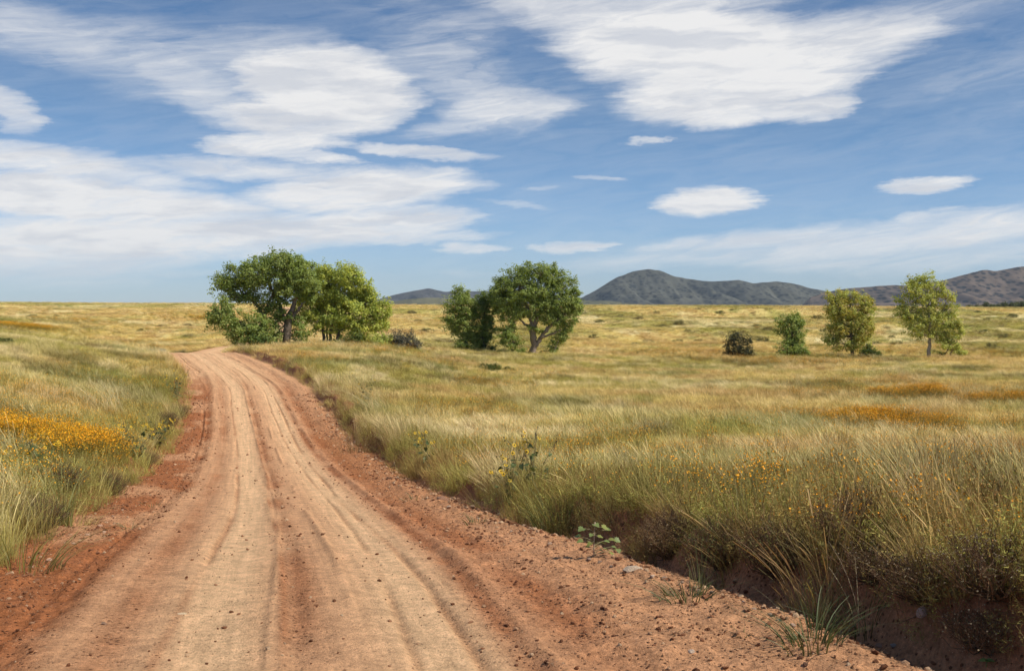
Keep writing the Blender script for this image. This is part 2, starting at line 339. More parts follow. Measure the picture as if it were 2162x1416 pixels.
# ------------------------------------------------------------------ materials
def new_mat(name):
    m = bpy.data.materials.new(name); m.use_nodes = True; m.node_tree.nodes.clear()
    g = NT(m.node_tree); out = g.new('ShaderNodeOutputMaterial')
    return m, g, out
def principled(g, out, base, rough=0.9, spec=0.2, bump=None, bstr=0.4, bdist=0.02):
    p = g.new('ShaderNodeBsdfPrincipled')
    g.put(p.inputs['Base Color'], base if isinstance(base, bpy.types.NodeSocket) else (*base, 1.0))
    p.inputs['Roughness'].default_value = rough; p.inputs['Specular IOR Level'].default_value = spec
    if bump is not None:
        b = g.new('ShaderNodeBump'); b.inputs['Strength'].default_value = bstr; b.inputs['Distance'].default_value = bdist
        g.l.new(bump, b.inputs['Height']); g.l.new(b.outputs[0], p.inputs['Normal'])
    g.l.new(p.outputs[0], out.inputs[0]); return p
def attr(g, name, kind='GEOMETRY'):
    a = g.new('ShaderNodeAttribute'); a.attribute_name = name; a.attribute_type = kind; return a

def m_ground():
    m, g, out = new_mat('meadow ground')
    c = attr(g, 'col').outputs['Color']
    pos = g.new('ShaderNodeNewGeometry').outputs['Position']
    n = g.noise(pos, 0.9, 7, 0.62); n2 = g.noise(pos, 9.0, 5, 0.65)
    v = g.m('MULTIPLY', g.mapr(n, .3, .7, .72, 1.28), g.mapr(n2, .3, .7, .70, 1.25))
    principled(g, out, g.mix(1.0, c, g.xyz(v, v, v), 'MULTIPLY'), .95, .05, n2, .9, .08); return m
def m_road():
    m, g, out = new_mat('red dirt')
    c = attr(g, 'col').outputs['Color']; lo = attr(g, 'loose').outputs['Fac']
    pos = g.new('ShaderNodeNewGeometry').outputs['Position']
    n = g.noise(pos, 5.0, 8, 0.65); n2 = g.noise(pos, 34.0, 6, 0.7); n3 = g.noise(pos, 120.0, 3, .6)
    uv = g.new('ShaderNodeUVMap').outputs[0]
    su = g.new('ShaderNodeSeparateXYZ'); g.l.new(uv, su.inputs[0])
    stk = g.noise(g.xyz(g.m('MULTIPLY', su.outputs[0], 16.0), g.m('MULTIPLY', su.outputs[1], .35)), 1.0, 4, .55)
    v = g.m('MULTIPLY', g.mapr(n, .3, .7, .80, 1.18), g.m('MULTIPLY', g.m('ADD', 1.0, g.m('MULTIPLY', g.m('SUBTRACT', n2, .5), g.mapr(lo, 0.0, .7, .8, 2.1))), g.mapr(g.noise(pos, 13.0, 4, .6), .3, .7, .82, 1.16)))
    v = g.m('MULTIPLY', v, g.mapr(stk, .32, .68, .86, 1.12))
    col = g.mix(1.0, c, g.xyz(v, v, v), 'MULTIPLY')
    # light grit and damp crumbs
    vo = g.new('ShaderNodeTexVoronoi'); g.put(vo.inputs['Vector'], pos); vo.inputs['Scale'].default_value = 62.0
    sp = g.mapr(vo.outputs['Distance'], .10, .22, 1.0, 0.0)
    pick = g.new('ShaderNodeSeparateColor'); g.l.new(vo.outputs['Color'], pick.inputs[0])
    col = g.mix(g.m('MULTIPLY', sp, g.mapr(pick.outputs[0], .78, .84)), col, (.74, .52, .34))
    vo2 = g.new('ShaderNodeTexVoronoi'); g.put(vo2.inputs['Vector'], pos); vo2.inputs['Scale'].default_value = 30.0
    pk2 = g.new('ShaderNodeSeparateColor'); g.l.new(vo2.outputs['Color'], pk2.inputs[0])
    crumb = g.m('MULTIPLY', g.m('MULTIPLY', g.mapr(vo2.outputs['Distance'], .16, .34, 1.0, 0.0), g.mapr(pk2.outputs[1], .45, .6)), g.mapr(lo, .0, .8, .22, .9))
    col = g.mix(crumb, col, (.13, .052, .026))
    h = g.m('ADD', g.m('MULTIPLY', n2, .8), g.m('ADD', g.m('MULTIPLY', n3, .3), g.m('MULTIPLY', crumb, .9)))
    principled(g, out, col, .92, .12, h, 1.0, .028); return m
def m_leaf(name, trans=.35, rough=.55, spec=.25):
    m, g, out = new_mat(name)
    c = attr(g, 'col').outputs['Color']
    p = g.new('ShaderNodeBsdfPrincipled'); g.l.new(c, p.inputs['Base Color']); p.inputs['Roughness'].default_value = rough; p.inputs['Specular IOR Level'].default_value = spec
    t = g.new('ShaderNodeBsdfTranslucent'); g.l.new(g.mix(1.0, c, (1.15, 1.1, .55), 'MULTIPLY'), t.inputs[0])
    mx = g.new('ShaderNodeMixShader'); mx.inputs[0].default_value = trans
    g.l.new(p.outputs[0], mx.inputs[1]); g.l.new(t.outputs[0], mx.inputs[2]); g.l.new(mx.outputs[0], out.inputs[0]); return m
def m_grass(name, trans=.30):
    m, g, out = new_mat(name)
    c = g.mix(1.0, attr(g, 'col').outputs['Color'], attr(g, 'tint', 'INSTANCER').outputs['Color'], 'MULTIPLY')
    p = g.new('ShaderNodeBsdfPrincipled'); g.l.new(c, p.inputs['Base Color']); p.inputs['Roughness'].default_value = .6; p.inputs['Specular IOR Level'].default_value = .2
    t = g.new('ShaderNodeBsdfTranslucent'); g.l.new(c, t.inputs[0])
    mx = g.new('ShaderNodeMixShader'); mx.inputs[0].default_value = trans
    g.l.new(p.outputs[0], mx.inputs[1]); g.l.new(t.outputs[0], mx.inputs[2]); g.l.new(mx.outputs[0], out.inputs[0]); return m
def m_vert(name, rough=.85, spec=.15, nscale=14.0, bstr=.5, bdist=.03, lo=.65, hi=1.3):
    m, g, out = new_mat(name)
    c = attr(g, 'col').outputs['Color']; pos = g.new('ShaderNodeTexCoord').outputs['Object']
    n = g.noise(pos, nscale, 6, .62)
    v = g.mapr(n, .3, .7, lo, hi)
    principled(g, out, g.mix(1.0, c, g.xyz(v, v, v), 'MULTIPLY'), rough, spec, n, bstr, bdist); return m
def m_hill(name, soil, scrub, cover):
    m, g, out = new_mat(name)
    pos = g.new('ShaderNodeNewGeometry').outputs['Position']
    n = g.noise(pos, .0022, 6, .6); n2 = g.noise(pos, .012, 5, .6)
    vo = g.new('ShaderNodeTexVoronoi'); g.put(vo.inputs['Vector'], g.vm('MULTIPLY', pos, (1.0, .45, 1.6))); vo.inputs['Scale'].default_value = .050
    pk = g.new('ShaderNodeSeparateColor'); g.l.new(vo.outputs['Color'], pk.inputs[0])
    dots = g.m('MULTIPLY', g.mapr(vo.outputs['Distance'], .30, .55, 1.0, 0.0), g.mapr(g.m('ADD', g.m('MULTIPLY', pk.outputs[0], .6), g.m('MULTIPLY', n, .9)), cover, cover+.12))
    so = g.mix(g.mapr(n2, .35, .65), soil, tuple(q*.7 for q in soil))
    wash = g.mapr(n, .42, .62)
    col = g.mix(g.m('MULTIPLY', wash, .55), so, scrub); col = g.mix(g.m('MULTIPLY', dots, .9), col, tuple(q*.75 for q in scrub))
    principled(g, out, col, .95, .03, n2, .6, 6.0); return m
M_GROUND, M_ROAD = m_ground(), m_road()
M_LEAF, M_GRASS, M_FLOWER = m_leaf('tree leaf', .42), m_grass('meadow grass', .22), m_grass('wildflower', .22)
M_BARK = m_vert('bark', .9, .1, 5.0, .6, .05); M_STONE = m_vert('stone', .85, .2, 22.0, .7, .02)
M_BLADE = m_leaf('grass blade', .25, .5, .3); M_TWIG = m_vert('twig', .9, .1, 30.0, .2, .01)

# ------------------------------------------------------------------ ground sheet
def build_ground():
    pxs = np.linspace(-900, 3060, 640); ang = np.arctan((pxs-CX)/F)
    rest = np.linspace(ang[-1], ang[0]+2*pi, 74)[1:-1]
    ang = np.concatenate([ang, rest]); na = len(ang)
    rs = np.exp(np.linspace(math.log(.6), math.log(9000), 440)); nr = len(rs)
    A, R = np.meshgrid(ang, rs)                      # (nr, na)
    x = R*np.sin(A); y = R*np.cos(A)
    z = field_z(x, y)
    s, er, el = corridor(x, y)
    ins = sstep(er+1.0, er+.55, s)*sstep(-el-1.0, -el-.55, s)*(y > -11)*(y < 515)
    z = z - ins*np.where(y < 90, .75, .35)
    tint = meadow_tint(x, y); fw = flower_w(x, y)[..., None]
    r3 = R[..., None]
    thatch = tint*.45 + np.array([.20, .125, .06])*.45
    c = thatch*(1-sstep(40, 150, r3)) + tint*.86*sstep(40, 150, r3)
    fl = fw*sstep(25, 140, r3)*.75
    c = c*(1-fl) + np.array([.72, .38, .05])*fl
    near = (np.abs(s) < 5)[..., None]*(r3 < 14)
    c = np.where(near, c*.5+np.array([.22, .10, .05])*.5, c)
    verts = np.stack([x, y, z], -1).reshape(-1, 3); c = c.reshape(-1, 3)
    i = np.arange(nr-1)[:, None]*na; j = np.arange(na)[None, :]; j2 = (j+1) % na
    q = np.stack([i+j, i+j2, i+na+j2, i+na+j], -1).reshape(-1, 4)[:, ::-1]
    me = mesh_from('ground', verts, q, M_GROUND, True, c)
    return structure(link('ground', me))
build_ground()

# ------------------------------------------------------------------ dirt road
def build_road():
    ys = np.concatenate([np.linspace(-6, 3.2, 60)[:-1], np.exp(np.linspace(math.log(3.2), math.log(88), 600)), np.linspace(89, 480, 130)])
    ss = np.concatenate([np.linspace(-3.7, -2.7, 18)[:-1], np.linspace(-2.7, 4.3, 390), np.linspace(4.3, 5.2, 12)[1:]])
    Y, S = np.meshgrid(ys, ss, indexing='ij')
    c = 1/np.sqrt(1+road_h(Y)**2)
    x = road_x(Y) + S/c
    z = road_surface(S, Y)
    er, el = edge_r(Y), edge_l(Y)
    out = np.maximum(sstep(er+.62, er+1.0, S), sstep(-el-.62, -el-1.0, S)); z = z - out*.5
    wob = (fbm(Y, S*0, 12., 2, 21, .3)-.5)*0.36; wob2 = (fbm(Y, S*0, 9., 2, 22, .3)-.5)*0.30
    pale = np.clip(gauss(S, -.42+wob*.5, .29) + gauss(S, .80+wob*.5, .33), 0, 1)
    pale = pale*(.68+.5*fbm(S*2.2, Y*.5, .7, 3, 91)) + .18
    crest = sstep(34, 60, Y); pale = np.clip(np.maximum(pale, crest*.72*(.75+.35*gauss(S, 0, 1.6))), 0, 1)
    base = np.array([.57, .305, .16]); pl = np.array([.745, .475, .265]); damp = np.array([.36, .135, .053])  # damp tone of the left shoulder, reused as painted shade in ruts
    k = lambda w: w[..., None]
    col = base*(1-k(pale)) + pl*k(pale)
    dn = fbm(S*1.3, Y*.5, .9, 4, 92)
    d = (sstep(-1.05, -1.45, S-wob2)*.95 + gauss(S, 1.74+wob2*1.3, .24)*.75 + gauss(S, 1.2+wob, .09)*.65 + gauss(S, .14+wob2, .12)*.55 + gauss(S, -.92+wob2, .14)*.5 + gauss(S, -.72+wob*1.2, .035)*.35 + gauss(S, 1.02+wob2*.8, .035)*.35 + gauss(S, .62+wob*1.1, .03)*.3 + gauss(S, .02+wob2, .03)*.35)*(.35+1.0*sstep(.3, .65, dn))  # damp left shoulder; groove and rut terms are shade painted as dark lines
    d = d*(1-.8*crest); d = np.clip(d, 0, 1)
    col = col*(1-k(d)) + damp*k(d)
    rd = sstep(.9, 1.5, S)*(1-sstep(20, 40, Y)*.4)*.35
    col = col*(1-k(rd)) + np.array([.48, .215, .105])*k(rd)
    red = gauss(Y, 27, 12)*sstep(1.3, 1.8, S)*.6
    col = col*(1-k(red)) + np.array([.40, .145, .045])*k(red)
    bank = np.clip(sstep(er-.05, er+.3, S) + sstep(-el+.05, -el-.3, S), 0, 1)*.8
    col = col*(1-k(bank)) + np.array([.25, .095, .046])*k(bank)
    loose = np.clip(d + sstep(1.4, 2.0, S)*.7 + sstep(-1.2, -1.5, S)*.5, 0, 1)*(1-sstep(30, 60, Y))
    n0, n1 = Y.shape
    verts = np.stack([x, Y, z], -1).reshape(-1, 3)
    i = np.arange(n0-1)[:, None]*n1; j = np.arange(n1-1)[None, :]
    q = np.stack([i+j, i+j+1, i+n1+j+1, i+n1+j], -1).reshape(-1, 4)
    me = mesh_from('dirt_road', verts, q, M_ROAD, True, col.reshape(-1, 3))
    a = me.attributes.new('loose', 'FLOAT', 'POINT'); a.data.foreach_set('value', loose.astype(np.float32).ravel())
    uv = me.uv_layers.new(name='UVMap'); li = q.ravel()
    uvs = np.stack([S.ravel()[li], Y.ravel()[li]], -1).astype(np.float32); uv.data.foreach_set('uv', uvs.ravel())
    return structure(link('dirt_road', me))
build_road()

# ------------------------------------------------------------------ hills
def build_hills(name, prof, rc, depth, mat, seed, px0, px1, ncol=620, nrow=130, rugged=.5):
    pts = np.array(prof, float)
    pxs = np.linspace(px0, px1, ncol); rr = np.linspace(rc-depth, rc+depth*.8, nrow)
    P, R = np.meshgrid(pxs, rr)
    H = (HY-_smooth(np.interp(pxs, pts[:, 0], pts[:, 1]), 6))/F*rc + 26
    H = np.maximum(H, 0)[None, :]*np.ones_like(P)
    x = (P-CX)/F*R
    w = (R-rc)/depth
    spur = 1-np.clip(np.abs(fbm(x+R*.25, R*.28, depth*.26, 5, seed, .5)-.5)*5, 0, 1)
    side = np.clip(1-np.abs(w), 0, 1)
    shape = side**(1.15)
    h = H*shape*(1-rugged*spur*np.clip(np.abs(w)*4, 0, 1)*np.clip(side*2.5, 0, 1)) + (fbm(x, R, 90, 4, seed+5)-.5)*10*np.clip(H/90, .0, 1)*shape
    z = -26 + h
    edge = np.clip(np.minimum(P-px0, px1-P)/60, 0, 1); z = -30 + (z+30)*edge
    verts = np.stack([x, R, z], -1).reshape(-1, 3)
    i = np.arange(nrow-1)[:, None]*ncol; j = np.arange(ncol-1)[None, :]
    q = np.stack([i+j, i+j+1, i+ncol+j+1, i+ncol+j], -1).reshape(-1, 4)
    return structure(link(name, mesh_from(name, verts, q, mat, True)))
M_HILL1 = m_hill('scrub hill', (.125, .125, .098), (.030, .035, .036), .50)  # soil and scrub albedos kept dark, cloud shadow included in the hill colours
M_HILL2 = m_hill('wooded hill', (.20, .15, .115), (.020, .027, .033), .44)
M_HILL3 = m_hill('far hill', (.095, .09, .082), (.040, .044, .050), .60)
M_HILL4 = m_hill('foothill', (.17, .165, .10), (.08, .09, .06), .64)
build_hills('hills', [(1150,652),(1190,640),(1225,628),(1260,610),(1300,584),(1335,571),(1370,566),(1395,570),(1420,581),(1450,588),(1480,591),(1520,593),(1560,590),(1590,597),(1640,592),(1680,598),(1740,613),(1790,625),(1840,640),(1900,655)], 5200, 900, M_HILL1, 101, 1140, 1910)
build_hills('hills', [(1660,650),(1700,630),(1745,615),(1790,607),(1850,602),(1900,602),(1950,597),(1990,590),(2040,577),(2080,568),(2100,571),(2140,561),(2162,560),(2250,556),(2350,566),(2500,560),(2700,600),(2900,640),(3000,655)], 4300, 800, M_HILL2, 131, 1650, 3000)
build_hills('hills', [(700,655),(760,640),(800,630),(850,618),(905,607),(940,615),(960,613),(1000,614),(1040,612),(1100,618),(1180,622),(1250,630),(1330,650)], 6800, 1000, M_HILL3, 151, 690, 1340)
build_hills('hills', [(740,655),(790,640),(850,631),(900,626),(960,630),(1050,640),(1100,640),(1220,630),(1300,633),(1400,645),(1450,655)], 3600, 500, M_HILL4, 171, 730, 1460, 300, 40)

# ------------------------------------------------------------------ shape builder
class MB:
    def __init__(s): s.v = []; s.f = []; s.c = []; s.n = 0
    def add(s, v, f, c):
        v = np.asarray(v, float); s.v.append(v); s.f += [tuple(int(i)+s.n for i in q) for q in f]
        c = np.asarray(c, float); s.c.append(np.broadcast_to(c, v.shape) if c.ndim == 1 else c); s.n += len(v)
    def tube(s, pts, rad, c, sides=6):
        pts = np.asarray(pts, float); n = len(pts)
        t = np.gradient(pts, axis=0); t /= np.linalg.norm(t, axis=1)[:, None]+1e-9
        ref = np.array([.31, .87, .2]); a = np.cross(t, ref); a /= np.linalg.norm(a, axis=1)[:, None]+1e-9; b = np.cross(t, a)
        th = np.arange(sides)*2*pi/sides
        ring = a[:, None]*np.cos(th)[None, :, None] + b[:, None]*np.sin(th)[None, :, None]
        v = (pts[:, None] + ring*np.asarray(rad)[:, None, None]).reshape(-1, 3)
        f = [(i*sides+k, i*sides+(k+1) % sides, (i+1)*sides+(k+1) % sides, (i+1)*sides+k) for i in range(n-1) for k in range(sides)]
        f.append(tuple((n-1)*sides+k for k in range(sides)))
        s.add(v, f, c)
    def mesh(s, name, mat, smooth=False, off=(0, 0, 0)):
        return mesh_from(name, np.concatenate(s.v)-np.asarray(off), s.f, mat, smooth, np.concatenate(s.c))
def leaf_cloud(rng, centers, radii, n, size, cols, droop=.0, stretch=None, aspect=.62, outward=None):
    """many small leaf faces in clumps: (verts, quads, colours)"""
    idx = np.repeat(np.arange(len(centers)), n)
    N = len(idx)
    d = rng.normal(size=(N, 3)); d /= np.linalg.norm(d, axis=1)[:, None]
    rad = radii[idx]*(rng.random(N)**.45)
    p = centers[idx] + d*rad[:, None]*np.array([1, 1, .8])
    if stretch is not None: p = p + stretch[idx]*(rng.random(N)[:, None]-.35)
    nrm = d*.5 + rng.normal(size=(N, 3))*.55 + np.array([.05, -.1, .55])
    if outward is not None: nrm = nrm + outward[idx]*.5
    nrm /= np.linalg.norm(nrm, axis=1)[:, None]
    t = np.cross(nrm, rng.normal(size=(N, 3))); t[:, 2] -= droop; t -= nrm*(t*nrm).sum(1)[:, None]; t /= np.linalg.norm(t, axis=1)[:, None]+1e-9
    b = np.cross(nrm, t)
    L = size*(.6+.8*rng.random(N)); Wd = L*aspect
    v = np.stack([p-t*L[:, None]*.5, p+b*Wd[:, None]*.5-t*L[:, None]*.05+nrm*L[:, None]*.08, p+t*L[:, None]*.5, p-b*Wd[:, None]*.5-t*L[:, None]*.05+nrm*L[:, None]*.08], 1).reshape(-1, 3)
    f = np.arange(N*4).reshape(N, 4)
    cl = cols[rng.integers(0, len(cols), len(centers))][idx]*(.75+.5*rng.random(len(centers)))[idx][:, None]
    lf = cols[rng.integers(0, len(cols), N)]
    c = (cl*.6+lf*.4)*(.75+.5*rng.random(N))[:, None]
    return v, f, np.repeat(c, 4, 0)

def px_world(px, py, d): return np.array([(px-CX)/F*d, d, EYE-(py-HY)/F*d])

def make_tree(name, label, cat, base, d, lobes, trunks, cols, bark, seed, leafsize=.15, per=54, dens=1.0, fill=.5, group=None, sink=.15, crown_r=None, extra_twigs=.5, hole=.0, stretch=.8):
    """base (px,py); lobes (px,py,rx,ry[,depth]) in photograph pixels at distance d; trunks lists of (px,py,radius m,depth)"""
    rng = np.random.default_rng(seed)
    m = d/F
    bx = (base[0]-CX)/F*d; bz = float(ground_z(np.array([bx]), np.array([d]))[0])
    B = np.array([bx, d, bz-sink]); shift = bz-(EYE-(base[1]-HY)/F*d)
    t = thing(name, label, cat, tuple(B), group)
    wood = MB(); nodes = []
    def tw(q): return px_world(q[0], q[1], d)+np.array([0, (q[3] if len(q) > 3 else 0), shift])
    for tr in trunks:
        P = np.array([tw(q) for q in tr]); R = np.array([q[2] for q in tr])
        if tr[0][1] >= base[1]-2: P[0, 2] = min(P[0, 2], bz)-sink
        # smooth and roughen the path
        tt = np.linspace(0, len(P)-1, 4*len(P)); ip = np.clip(tt.astype(int), 0, len(P)-2); ft = tt-ip
        P2 = P[ip]*(1-ft)[:, None]+P[ip+1]*ft[:, None]; R2 = R[ip]*(1-ft)+R[ip+1]*ft
        P2 = np.stack([np.convolve(np.pad(P2[:, k], 2, mode='edge'), [.1, .2, .4, .2, .1], 'valid') for k in range(3)], 1)
        P2[1:-1] += rng.normal(size=(len(P2)-2, 3))*R2[1:-1, None]*.22
        wood.tube(P2, R2*(1+.1*rng.normal(size=len(R2))), bark*(.85+.3*rng.random()), 7)
        for a, b in zip(P2, R2): nodes.append((a, b))
    NP = np.array([n[0] for n in nodes]); NR = np.array([n[1] for n in nodes])
    C, RD_, OUT, STR = [], [], [], []
    for lb in lobes:
        c = tw((lb[0], lb[1], 0, lb[4] if len(lb) > 4 else rng.uniform(-.5, .5)*lb[2]*m)); rx, rz = lb[2]*m, lb[3]*m; ry = (rx+rz)*.5
        # limb from the nearest lower wood to the lobe
        dist = np.linalg.norm(NP-c, axis=1) + np.maximum(NP[:, 2]-c[2], 0)*2.5
        j = int(np.argmin(dist)); a = NP[j]
        mid = (a+c)*.5+rng.normal(size=3)*.12*np.linalg.norm(c-a); mid[2] -= .05*np.linalg.norm(c-a)
        s = np.linspace(0, 1, 8)[:, None]; path = a*(1-s)**2+2*mid*s*(1-s)+c*s*s
        r0 = min(NR[j]*.7, .05+.035*max(rx, rz)); wood.tube(path, np.linspace(r0, r0*.35, 8), bark*(.8+.4*rng.random()), 5)
        ncl = max(5, int(dens*34*(rx*ry*rz)**(2/3)/(.36*.36)*.105)+4)
        u = rng.normal(size=(ncl, 3)); u /= np.linalg.norm(u, axis=1)[:, None]
        rr = (fill + (1-fill)*rng.random(ncl)**.6)*(.86+.28*rng.random(ncl))
        pc = c + u*rr[:, None]*np.array([rx, ry, rz])
        if hole > 0: keep = fbm(pc[:, 0]*2+pc[:, 1], pc[:, 2]*2+seed, 1.6, 2, seed) > hole; pc = pc[keep]; u = u[keep]
        for k in range(len(pc)):
            C.append(pc[k]); RD_.append((crown_r or .33)*rng.uniform(.7, 1.35)*min(1, .5+.5*rx)); OUT.append(u[k])
            sd = u[k]*.6+np.array([-.5, 0, .25])+rng.normal(size=3)*.35; STR.append(sd*stretch)
            if rng.random() < extra_twigs:
                q = path[rng.integers(4, 8)]; mm = (q+pc[k])*.5+rng.normal(size=3)*.12
                wood.tube([q, mm, pc[k]], [.022, .016, .008], bark*(.8+.4*rng.random()), 3)
    C = np.array(C); v, f, cc = leaf_cloud(rng, C, np.array(RD_), per, leafsize, np.array(cols), .35, np.array(STR), .72, np.array(OUT))
    keep = v.reshape(-1, 4, 3)[:, :, 2].min(1) > bz-.02
    v = v.reshape(-1, 4, 3)[keep].reshape(-1, 3); cc = cc.reshape(-1, 4, 3)[keep].reshape(-1, 3); f = np.arange(len(v)).reshape(-1, 4)
    link('trunk', wood.mesh('trunk', M_BARK, True, B), t)
    link('crown', mesh_from('crown', v-B, f, M_LEAF, False, cc), t)
    return t

G_SHADED = [(.085,.122,.030),(.105,.142,.036),(.125,.160,.045),(.072,.105,.028)]; G_SHADED = [tuple(np.array(q)*1.95) for q in G_SHADED]
G_MID = [(.130,.170,.042),(.165,.205,.056),(.190,.220,.066),(.105,.140,.036)]; G_MID = [tuple(np.array(q)*1.95) for q in G_MID]
G_YEL = [(.225,.220,.045),(.180,.195,.046),(.250,.228,.050),(.150,.168,.042)]; G_YEL = [tuple(np.array(q)*1.95) for q in G_YEL]
G_OLV = [(.235,.265,.064),(.270,.285,.080),(.200,.230,.060),(.290,.275,.080)]; G_OLV = [tuple(np.array(q)*1.95) for q in G_OLV]
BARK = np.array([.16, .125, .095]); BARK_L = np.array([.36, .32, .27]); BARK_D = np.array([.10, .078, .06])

def build_trees():
    # the grove beside the road crest
    make_tree('cottonwood_tree', 'tall dark green cottonwood with forked black trunks beside the road crest', 'tree', (604,723), 92,
        [(605,560,45,30),(580,548,28,18),(640,580,38,32),(545,575,42,28),(500,580,38,24),(480,600,22,18),(520,602,40,24),(570,595,42,28),(615,600,38,26),(655,560,20,16),(590,622,26,18),(540,560,26,16),
         (625,555,34,22),(650,605,28,26),(475,588,14,10),(560,640,22,16),(585,694,17,18),(640,692,17,20),(572,708,14,12),(632,712,14,10),(598,655,18,16),(622,668,14,16),(580,668,16,14),(540,620,22,14),(505,622,20,12)],
        [[(604,726,.36),(606,690,.30),(612,660,.24),(622,630,.17),(632,600,.12),(640,570,.06)], [(606,690,.2),(598,660,.16),(588,630,.13),(574,605,.10),(560,580,.05)],
         [(562,722,.22),(560,690,.19),(556,660,.16),(545,640,.13),(525,622,.10),(500,600,.05)], [(556,660,.12),(570,630,.10),(582,600,.06)], [(612,668,.14),(628,650,.12),(640,632,.06)]],
        G_MID, BARK, 11, dens=1.25, hole=.30)
    make_tree('leaning_bough_tree', 'low dark green tree leaning left at the edge of the grove', 'tree', (528,722), 90,
        [(465,640,26,22),(450,655,16,18),(478,668,28,16),(500,690,30,20),(535,680,30,24),(520,705,26,14),(560,695,22,22),(490,652,20,12),(555,665,20,16),(540,708,18,10)],
        [[(528,724,.16),(530,700,.13),(522,680,.11),(505,665,.09),(480,650,.05)], [(530,700,.10),(545,685,.08),(552,672,.04)]],
        G_MID, BARK, 12, dens=1.2, hole=.38)
    make_tree('yellowing_cottonwood_tree', 'broad yellow-green cottonwood with several slim trunks in the grove', 'tree', (696,730), 94,
        [(665,600,34,26),(700,590,38,24),(740,590,36,26),(765,610,24,24),(680,630,42,28),(725,625,42,30),(770,645,34,28),(805,660,26,22),(655,650,28,28),(700,660,36,26),(745,670,36,24),(790,685,28,20),
         (735,580,26,16),(668,680,24,24),(760,700,28,20),(712,690,22,18),(650,625,22,22),(775,622,18,18),(690,575,22,10)],
        [[(684,731,.14),(682,700,.12),(676,670,.10),(668,640,.05)], [(696,731,.15),(698,700,.13),(704,665,.10),(708,620,.05)], [(708,730,.17),(716,700,.14),(730,675,.12),(750,650,.09),(770,625,.04)],
         [(692,731,.09),(690,702,.08),(692,660,.04)], [(716,700,.08),(745,690,.07),(775,670,.04)]],
        [tuple(np.array(q)*np.array([1.2, 1.32, 1.3])) for q in G_YEL], BARK, 13, dens=1.35, fill=.35)
    make_tree('green_sapling', 'small bright green sapling under the yellow-green cottonwood', 'sapling', (745,728), 90,
        [(738,718,18,9),(755,715,16,12),(725,722,12,7)], [[(745,730,.04),(744,720,.03),(746,712,.02)]], [(.16,.19,.045),(.13,.17,.04)], BARK, 14, dens=2.4, leafsize=.13, crown_r=.25)
    make_tree('low_green_shrub', 'low bright green shrub between the trunks by the road', 'shrub', (560,722), 87.5,
        [(545,716,16,7),(562,713,16,8),(578,717,12,7)], [[(560,724,.04),(560,716,.03),(562,712,.02)]], [(.10,.16,.04),(.13,.18,.05)], BARK, 15, dens=2.4, leafsize=.13, crown_r=.22)
    make_tree('gooding_willow_shrub', 'dull green shrub beside the grey brush, right of the grove', 'shrub', (803,735), 90,
        [(795,722,16,12),(812,718,14,14),(785,728,12,8)], [[(803,737,.05),(802,728,.04),(800,720,.02)]], G_OLV, BARK, 16, dens=2.4, leafsize=.13, crown_r=.25)
    make_tree('grey_brush', 'grey leafless brush with twiggy top, right of the grove', 'shrub', (850,738), 91,
        [(836,720,18,16),(858,715,20,16),(875,727,16,12),(845,732,22,8),(826,726,10,10)], [[(850,740,.05),(848,728,.04),(845,718,.02)], [(850,740,.05),(858,725,.04),(864,712,.02)], [(846,740,.04),(838,725,.03)]],
        [(.17,.17,.13),(.21,.20,.17),(.14,.15,.11),(.13,.11,.09)], np.array([.20,.16,.14]), 17, dens=2.0, leafsize=.10, crown_r=.30, extra_twigs=1.5)
    # the pair and the big cottonwood in the middle
    make_tree('leafy_cottonwood_tree', 'dense dark green cottonwood leafed down to the grass, leftmost of the middle three', 'tree', (985,741), 120,
        [(978,622,18,18),(965,640,22,20),(985,650,24,24),(962,668,20,22),(985,685,26,24),(975,705,22,20),(1000,715,20,16),(990,730,22,10),(955,690,14,14)],
        [[(985,743,.2),(984,710,.17),(982,670,.13),(978,635,.06)]], G_MID, BARK_D, 21, dens=1.1)
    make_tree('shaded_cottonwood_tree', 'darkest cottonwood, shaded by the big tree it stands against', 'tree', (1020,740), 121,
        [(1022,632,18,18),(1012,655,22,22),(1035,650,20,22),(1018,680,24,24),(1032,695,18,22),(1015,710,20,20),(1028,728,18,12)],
        [[(1020,742,.18),(1020,710,.15),(1022,670,.11),(1022,640,.05)]], G_SHADED, BARK_D, 22, dens=1.15)  # the big tree's shade is put into darker leaf colours
